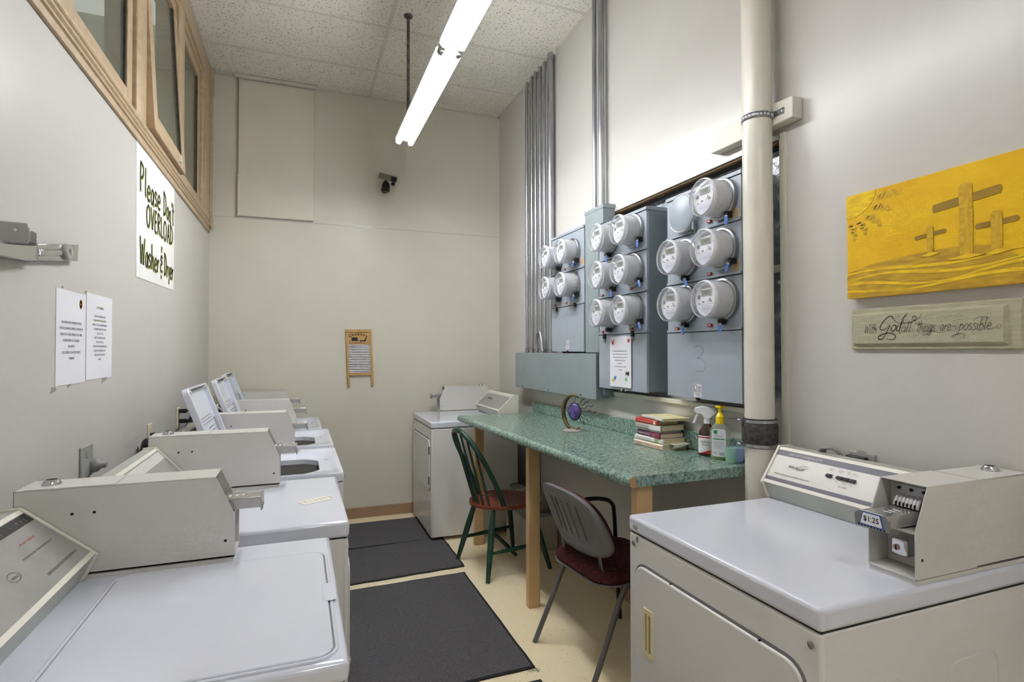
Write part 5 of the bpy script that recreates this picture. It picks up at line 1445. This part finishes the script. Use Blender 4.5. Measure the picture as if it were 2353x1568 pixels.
for k in range(4):
    W().tube(catmull([(XR - .03, 1.385, 1.075 + .003 * k), (XR - .035 - .006 * k, 1.41, 1.105 + .003 * k), (XR - .035 - .008 * k, 1.435, 1.115), (XR - .035 - .008 * k, 1.465, 1.10), (XR - .03, 1.475, 1.0)], 5), .0055, 8).build('cord', 'cable_grey', t)

# ------------------------------------------------------------------ back wall: washboard, camera
t = thing('washboard', 'small wooden washboard with ribbed metal hung on the back wall', 'washboard', (.485, YB - .01, 1.15))
dxl = .018                                   # the board hangs slightly askew
def wb(x, z): return (x + (1.64 - z) * .038, z)
def wpoly(pts): return [wb(*p) for p in pts]
yb0, yb1 = YB - .026, YB - .004
for x0, x1 in ((.366, .386), (.566, .586)):
    W().prism(wpoly([(x0, 1.155), (x1, 1.155), (x1, 1.64), (x0, 1.64)]), 'y', yb0, yb1).build('side_rail', 'washboard_wood', t, bevel=.002)
W().prism(wpoly([(.366, 1.622), (.586, 1.622), (.586, 1.645), (.366, 1.645)]), 'y', yb0 - .002, yb1).build('top_rail', 'washboard_wood', t, bevel=.002)
W().prism(wpoly([(.386, 1.245), (.566, 1.245), (.566, 1.265), (.386, 1.265)]), 'y', yb0, yb1).build('bottom_rail', 'washboard_wood', t, bevel=.002)
pn = W().prism(wpoly([(.386, 1.515), (.566, 1.515), (.566, 1.622), (.386, 1.622)]), 'y', yb0 + .006, yb1).build('picture_panel', 'washboard_wood', t)
W().prism(wpoly([(.386, 1.265), (.566, 1.265), (.566, 1.515), (.386, 1.515)]), 'y', yb0 + .012, yb1).build('metal_backing', 'dark_steel', t)
m = W(); nr = 17
for k in range(nr):
    z_ = 1.265 + .25 * (k + .5) / nr
    x0_, x1_ = wb(.386, z_)[0], wb(.566, z_)[0]
    m.tube([(x0_, yb0 + .011, z_), (x1_, yb0 + .011, z_)], .0048, 10)
tag(m.build('ribbed_metal', 'rib_metal', t), kind='stuff')
yp = yb0 + .005
m = W()
word = 'Country'
for k, ch in enumerate(word):
    a = R(28 - k * 56 / 6)
    cx, czz = .474 - .14 * math.sin(a), 1.455 + .14 * math.cos(a)
    vx, vz = math.cos(a), math.sin(a)
    m.text(ch, .036, (cx, yp, czz), (vx, 0, vz), (-vz, 0, vx), bold=.03)
m.build('lettering', 'ink', pn, smooth=False, flat=True)
m = W(); O = (.474, yp, 1.53); X_, Z_ = (1, 0, 0), (0, 0, 1)
m.poly([(-.055, .015), (-.005, .018), (-.008, .048), (-.058, .046)], O, X_, Z_)
for cx, r in ((-.062, .013), (-.012, .012)):
    m.ribbon([(cx + r * math.cos(R(a)), .008 + r * math.sin(R(a))) for a in range(0, 361, 30)], .0025, O, X_, Z_)
m.ribbon([(-.01, .02), (.02, .022)], .0025, O, X_, Z_)
m.poly([(.015, .022), (.05, .024), (.062, .042), (.072, .046), (.07, .036), (.062, .02), (.052, .014), (.02, .014), (.012, .018)], O, X_, Z_)
for a, b in (((.018, .016), (.012, -.002)), ((.024, .016), (.028, -.002)), ((.05, .016), (.046, -.002)), ((.056, .018), (.068, .006))): m.ribbon([a, b], .004, O, X_, Z_)
m.ribbon([(-.076, -.004), (.074, -.003)], .0018, O, X_, Z_)
m.build('buggy_picture', 'ink', pn, smooth=False, flat=True)

t = thing('security_camera', 'small security camera on a black bracket on the back wall', 'camera', (.70, YB - .05, 2.86))
M = Matrix.Translation((.70, YB - .1, 2.985)) @ Matrix.Rotation(R(28), 4, 'Z') @ Matrix.Rotation(R(20), 4, 'X')
m = W(); m.m = M; m.box(-.034, .034, -.11, .07, -.024, .026); bdy = m.build('housing', 'camera_grey', t, bevel=.003)
m = W(); m.m = M; m.box(-.03, .03, -.113, -.108, -.022, .02); m.build('front_glass', 'black_plastic', bdy)
m = W(); m.m = M; m.lathe([(.016, -.118), (.016, -.108), (.008, -.12)], (.012, 0, -.002), 'y', 14); m.build('lens', 'black_hole', bdy)
W().lathe([(.032, YB - .02), (.032, YB), ], (.70, 0, 2.9), 'y', 20).build('wall_base', 'black_plastic', t)
W().tube([(.70, YB - .015, 2.9), (.70, YB - .06, 2.905), (.70, YB - .085, 2.965)], .012, 10).build('bracket_arm', 'black_plastic', t)
W().lathe([(.03, 2.868), (.034, 2.88), (.034, 2.93), (.018, 2.96)], (.702, YB - .06, 0), 'z', 18).build('swivel', 'black_plastic', t)
W().lathe([(.017, -.012), (.017, .0)], (.755, YB - .12, 2.925), 'y', 16).build('thumb_screw', 'black_plastic', t)

# ------------------------------------------------------------------ right wall: canvas and plaque
t = thing('canvas_painting', 'yellow canvas painting of three crosses on a hill on the right wall', 'painting', (XR - .015, 1.11, 1.64))
XP = XR - .03
py0, py1, pz0, pz1 = 1.372, .866, 1.636, 1.988
W().box(XP, XR - .002, py1, py0, pz0, pz1).build('canvas', 'canvas_yellow', t, bevel=.002)
PO = (XP - .0006, py0, pz0); PXd, PZd = (0, -1, 0), (0, 0, 1)
PW, PH = py0 - py1, pz1 - pz0
def pt(name, m_, polys, off=0.0):
    m = W()
    for p in polys: m.poly(p, (XP - .0006 - off, py0, pz0), PXd, PZd)
    m.build(name, m_, t, smooth=False, flat=True)
hill = catmull([(0, .085, 0), (.06, .102, 0), (.13, .112, 0), (.22, .118, 0), (.30, .122, 0), (.38, .118, 0), (.44, .105, 0), (PW, .062, 0)], 5)
pt('painted_hill', 'paint_ochre', [[(p[0], p[1]) for p in hill] + [(PW, 0.0), (0, 0.0)]])
m = W()
for ang, r0, r1 in ((4, .112, .185), (22, .108, .165), (42, .102, .165), (61, .095, .15), (78, .09, .15)):
    c, s = math.cos(R(ang)), math.sin(R(ang))
    pts_ = []
    for q in range(25):
        u = q / 24; r = r0 + (r1 - r0) * u; wv = .0065 * math.sin(u * 5 * math.pi)
        pts_.append((max(.010, r * c - wv * s), min(PH - .014, PH - .016 - r * s * .95 - wv * c)))
    m.ribbon(pts_, [.016 - .009 * q / 24 for q in range(25)], (XP - .0009, py0, pz0), PXd, PZd)
m.build('painted_rays', 'paint_gold', t, smooth=False, flat=True)
pt('painted_sun', 'paint_light', [[(0, PH)] + [(.105 * math.cos(R(a)), PH - .08 * math.sin(R(a))) for a in range(0, 91, 10)]], .0003)
m = W()
for base, amp, ph in ((.058, .008, 0), (.035, .01, 1.2), (.018, .006, 2.2), (.078, .006, .4)):
    m.ribbon([(u * PW, max(.003, base + 1.4 * amp * math.sin(ph + 6.5 * u) + .012 * u)) for u in [k / 24 for k in range(25)]], [.002 + .008 * abs(math.sin(3 * k / 24 + ph)) for k in range(25)], (XP - .0012, py0, pz0), PXd, PZd)
m.build('painted_grass', 'paint_light', t, smooth=False, flat=True)
def cross(cx, z0_, z1_, wd, bar_z, half, th, tilt):
    pt('painted_crossbar', 'paint_olive', [[(cx - half, bar_z - th / 2 - tilt), (cx + half, bar_z - th / 2 + tilt), (cx + half + .004, bar_z + tilt), (cx + half, bar_z + th / 2 + tilt), (cx - half, bar_z + th / 2 - tilt), (cx - half - .003, bar_z - tilt)]], .0008)
    pt('painted_post', 'paint_gold', [[(cx - wd / 2, z0_), (cx + wd / 2, z0_), (cx + wd * .55, (z0_ + z1_) / 2), (cx + wd / 2, z1_ - .006), (cx + wd * .3, z1_), (cx - wd * .3, z1_), (cx - wd / 2, z1_ - .008), (cx - wd * .45, (z0_ + z1_) / 2)]], .0012)
    pt('painted_post_light', 'paint_mid', [[(cx - wd * .12, z0_ + .004), (cx + wd * .3, z0_), (cx + wd * .28, z1_ - .01), (cx - wd * .05, z1_ - .012)]], .0015)
    pt('painted_grass_tuft', 'paint_light', [[(cx - wd * 1.4, z0_ - .004), (cx, z0_ + .006), (cx + wd * 1.6, z0_ + .0), (cx, z0_ - .008)]], .0017)
cross(.366, .09, .298, .034, .252, .085, .024, .008)
cross(.270, .112, .198, .018, .17, .042, .012, .004)
cross(.440, .092, .202, .026, .17, .048, .015, .002)

t = thing('script_plaque', 'sage green wooden plaque with black script lettering under the painting', 'plaque', (XR - .012, 1.13, 1.464))
qx = XR - .022
W().hexa([(qx + .01, .888, 1.463), (XR - .001, .884, 1.46), (XR - .001, 1.376, 1.46), (qx + .01, 1.372, 1.463)], [(qx + .01, .888, 1.597), (XR - .001, .884, 1.6), (XR - .001, 1.376, 1.6), (qx + .01, 1.372, 1.597)]).build('board', 'plaque_sage', t, bevel=.003)
W().hexa([(qx, .925, 1.482), (qx + .012, .915, 1.474), (qx + .012, 1.365, 1.474), (qx, 1.358, 1.482)], [(qx, .925, 1.578), (qx + .012, .915, 1.586), (qx + .012, 1.365, 1.586), (qx, 1.358, 1.578)]).build('raised_panel', 'plaque_sage', t, bevel=.0015)
SO = lambda y, z: (qx - .0008, y, z)
def sp(x, y):
    # plaque sketch units (x right, y down) to metres from the lettering origin
    return ((x - 150) * .00038, (272 - (x - 150) * .018 - y) * .00039)
PO2 = (qx - .0014, 1.321, 1.517)
def sketch(strokes, wd, mname, nm):
    m = W()
    for st in strokes:
        c = catmull([(*sp(*p), 0) for p in st], 7)
        n_ = len(c)
        m.ribbon([(q[0], q[1]) for q in c], [wd * (.55 + .45 * math.sin(math.pi * min(1, (i + 2) / n_))) for i in range(n_)], PO2, (0, -1, 0), (0, 0, 1))
    m.build(nm, mname, t, smooth=False, flat=True)
sketch([[(412, 160), (404, 135), (370, 140), (325, 180), (300, 228), (312, 246), (350, 236), (388, 205)], [(388, 205), (365, 250), (330, 310), (300, 326), (284, 314), (296, 294), (340, 278), (380, 272), (420, 285), (431, 305), (410, 326), (358, 322)],
        [(422, 205), (400, 225), (395, 250), (410, 260), (430, 240), (437, 215), (422, 206), (432, 212), (450, 216)],
        [(472, 205), (446, 225), (440, 250), (455, 256), (476, 225)], [(530, 120), (500, 150), (480, 200), (463, 255), (472, 280)]], .0024, 'ink', 'lettering')
sketch([[(400, 135), (430, 175), (470, 195), (540, 190), (590, 176), (630, 150), (641, 122)], [(568, 160), (580, 140), (600, 146), (594, 170), (572, 174), (566, 160)], [(467, 130), (455, 143)]], .0016, 'ink', 'lettering_flourish')
sketch([[(1110, 250), (1140, 244), (1172, 218), (1184, 228), (1172, 246), (1156, 246), (1152, 232)], [(1010, 200), (1014, 180), (1040, 166), (1085, 166), (1112, 182)], [(905, 225), (892, 288), (868, 312), (866, 296), (918, 280), (946, 292), (942, 312), (918, 314)],
        [(590, 210), (610, 202), (660, 206), (730, 210)], [(706, 245), (690, 276), (660, 290), (642, 276), (660, 262), (720, 262), (790, 272), (852, 256)], [(528, 240), (550, 262), (572, 250), (566, 236), (552, 240)], [(840, 245), (870, 262), (890, 245), (880, 226), (862, 232)]], .0009, 'ink', 'lettering_flourish')
gm = []
for cx, cy_, r, s, a0 in ((370, 175, 34, 1, 0), (450, 165, 38, -1, 1), (700, 150, 36, 1, 2), (780, 172, 34, -1, 0), (915, 155, 32, 1, 1), (880, 205, 34, -1, 3), (400, 296, 34, 1, 4), (590, 272, 34, -1, 2), (670, 286, 32, 1, 0), (930, 296, 26, -1, 1), (320, 280, 40, 1, 5), (1020, 272, 30, -1, 0), (1090, 200, 40, 1, 2), (240, 220, 40, -1, 1), (520, 200, 46, 1, 3), (740, 235, 44, -1, 4)):
    gm.append([(cx + r * (1 - q / 24) * math.cos(a0 + s * q * .42), cy_ + r * .8 * (1 - q / 24) * math.sin(a0 + s * q * .42)) for q in range(20)])
m = W()
for st in gm: m.ribbon([sp(*p) for p in st], .0007, (qx - .0008, 1.321, 1.517), (0, -1, 0), (0, 0, 1))
m.build('scroll_flourish', 'ink_faint2', t, smooth=False, flat=True)
def script(body, ya, yb_, size, wd):
    xs = (ya - yb_) / (sum(G[c][0] for c in body) * size + .32 * size * .4)
    m = W(); letters(m, body, (qx - .0014, ya, 1.517 + .000018 * 0), (0, -1, 0), (0, 0, 1), size, wd, xs=xs, shear=.32, gap=.0)
    m.build('lettering', 'ink', t, smooth=False, flat=True)
script('With', 1.321, 1.274, .030, .0012)
script('all', 1.198, 1.164, .032, .0011)
script('things', 1.150, 1.094, .034, .0012)
script('are', 1.084, 1.052, .034, .0011)
script('possible', 1.034, .950, .036, .0013)

# ------------------------------------------------------------------ behind the corner dryer: foil duct, box, pipe
t = thing('dryer_duct', 'crumpled foil dryer duct on the floor behind the counter legs', 'duct', (1.66, 3.98, .2))
pp = catmull([(1.60, 4.17, .33), (1.64, 4.05, .33), (1.68, 3.92, .32), (1.72, 3.80, .32)], 10)
W().tube(pp, [.062 + .006 * (k % 2) + .006 * math.sin(k * 1.7) for k in range(len(pp))], 18).build('hose', 'foil', t, angle=20)
t = thing('wall_box', 'white painted box boxed in at floor level under the foil duct', 'box', (1.66, 3.9, 0))
W().box(1.52, XR - .014, 3.72, 4.12, .0, .235).build('casing', 'wall_paint', t, bevel=.004)
W().box(1.51, XR - .014, 3.71, 4.13, .235, .25).build('lid', 'wall_paint', t, bevel=.003)
t = thing('gas_pipe', 'dark vertical pipe against the right wall behind the corner dryer', 'pipe', (1.745, 4.08, .25))
W().cyl((1.745, 4.145, .25), (1.745, 4.145, .9), .014, n=12).build('pipe', 'dark_steel', t)
W().tube([(1.735, 4.04, .9), (1.735, 4.05, .82), (1.735, 4.0, .76), (1.735, 4.0, .66)], .012, 10).build('elbow', 'black_plastic', t)
W().box(XR - .02, XR - .001, 4.06, 4.12, .25, .9).build('backing_strip', 'panel_side', t)
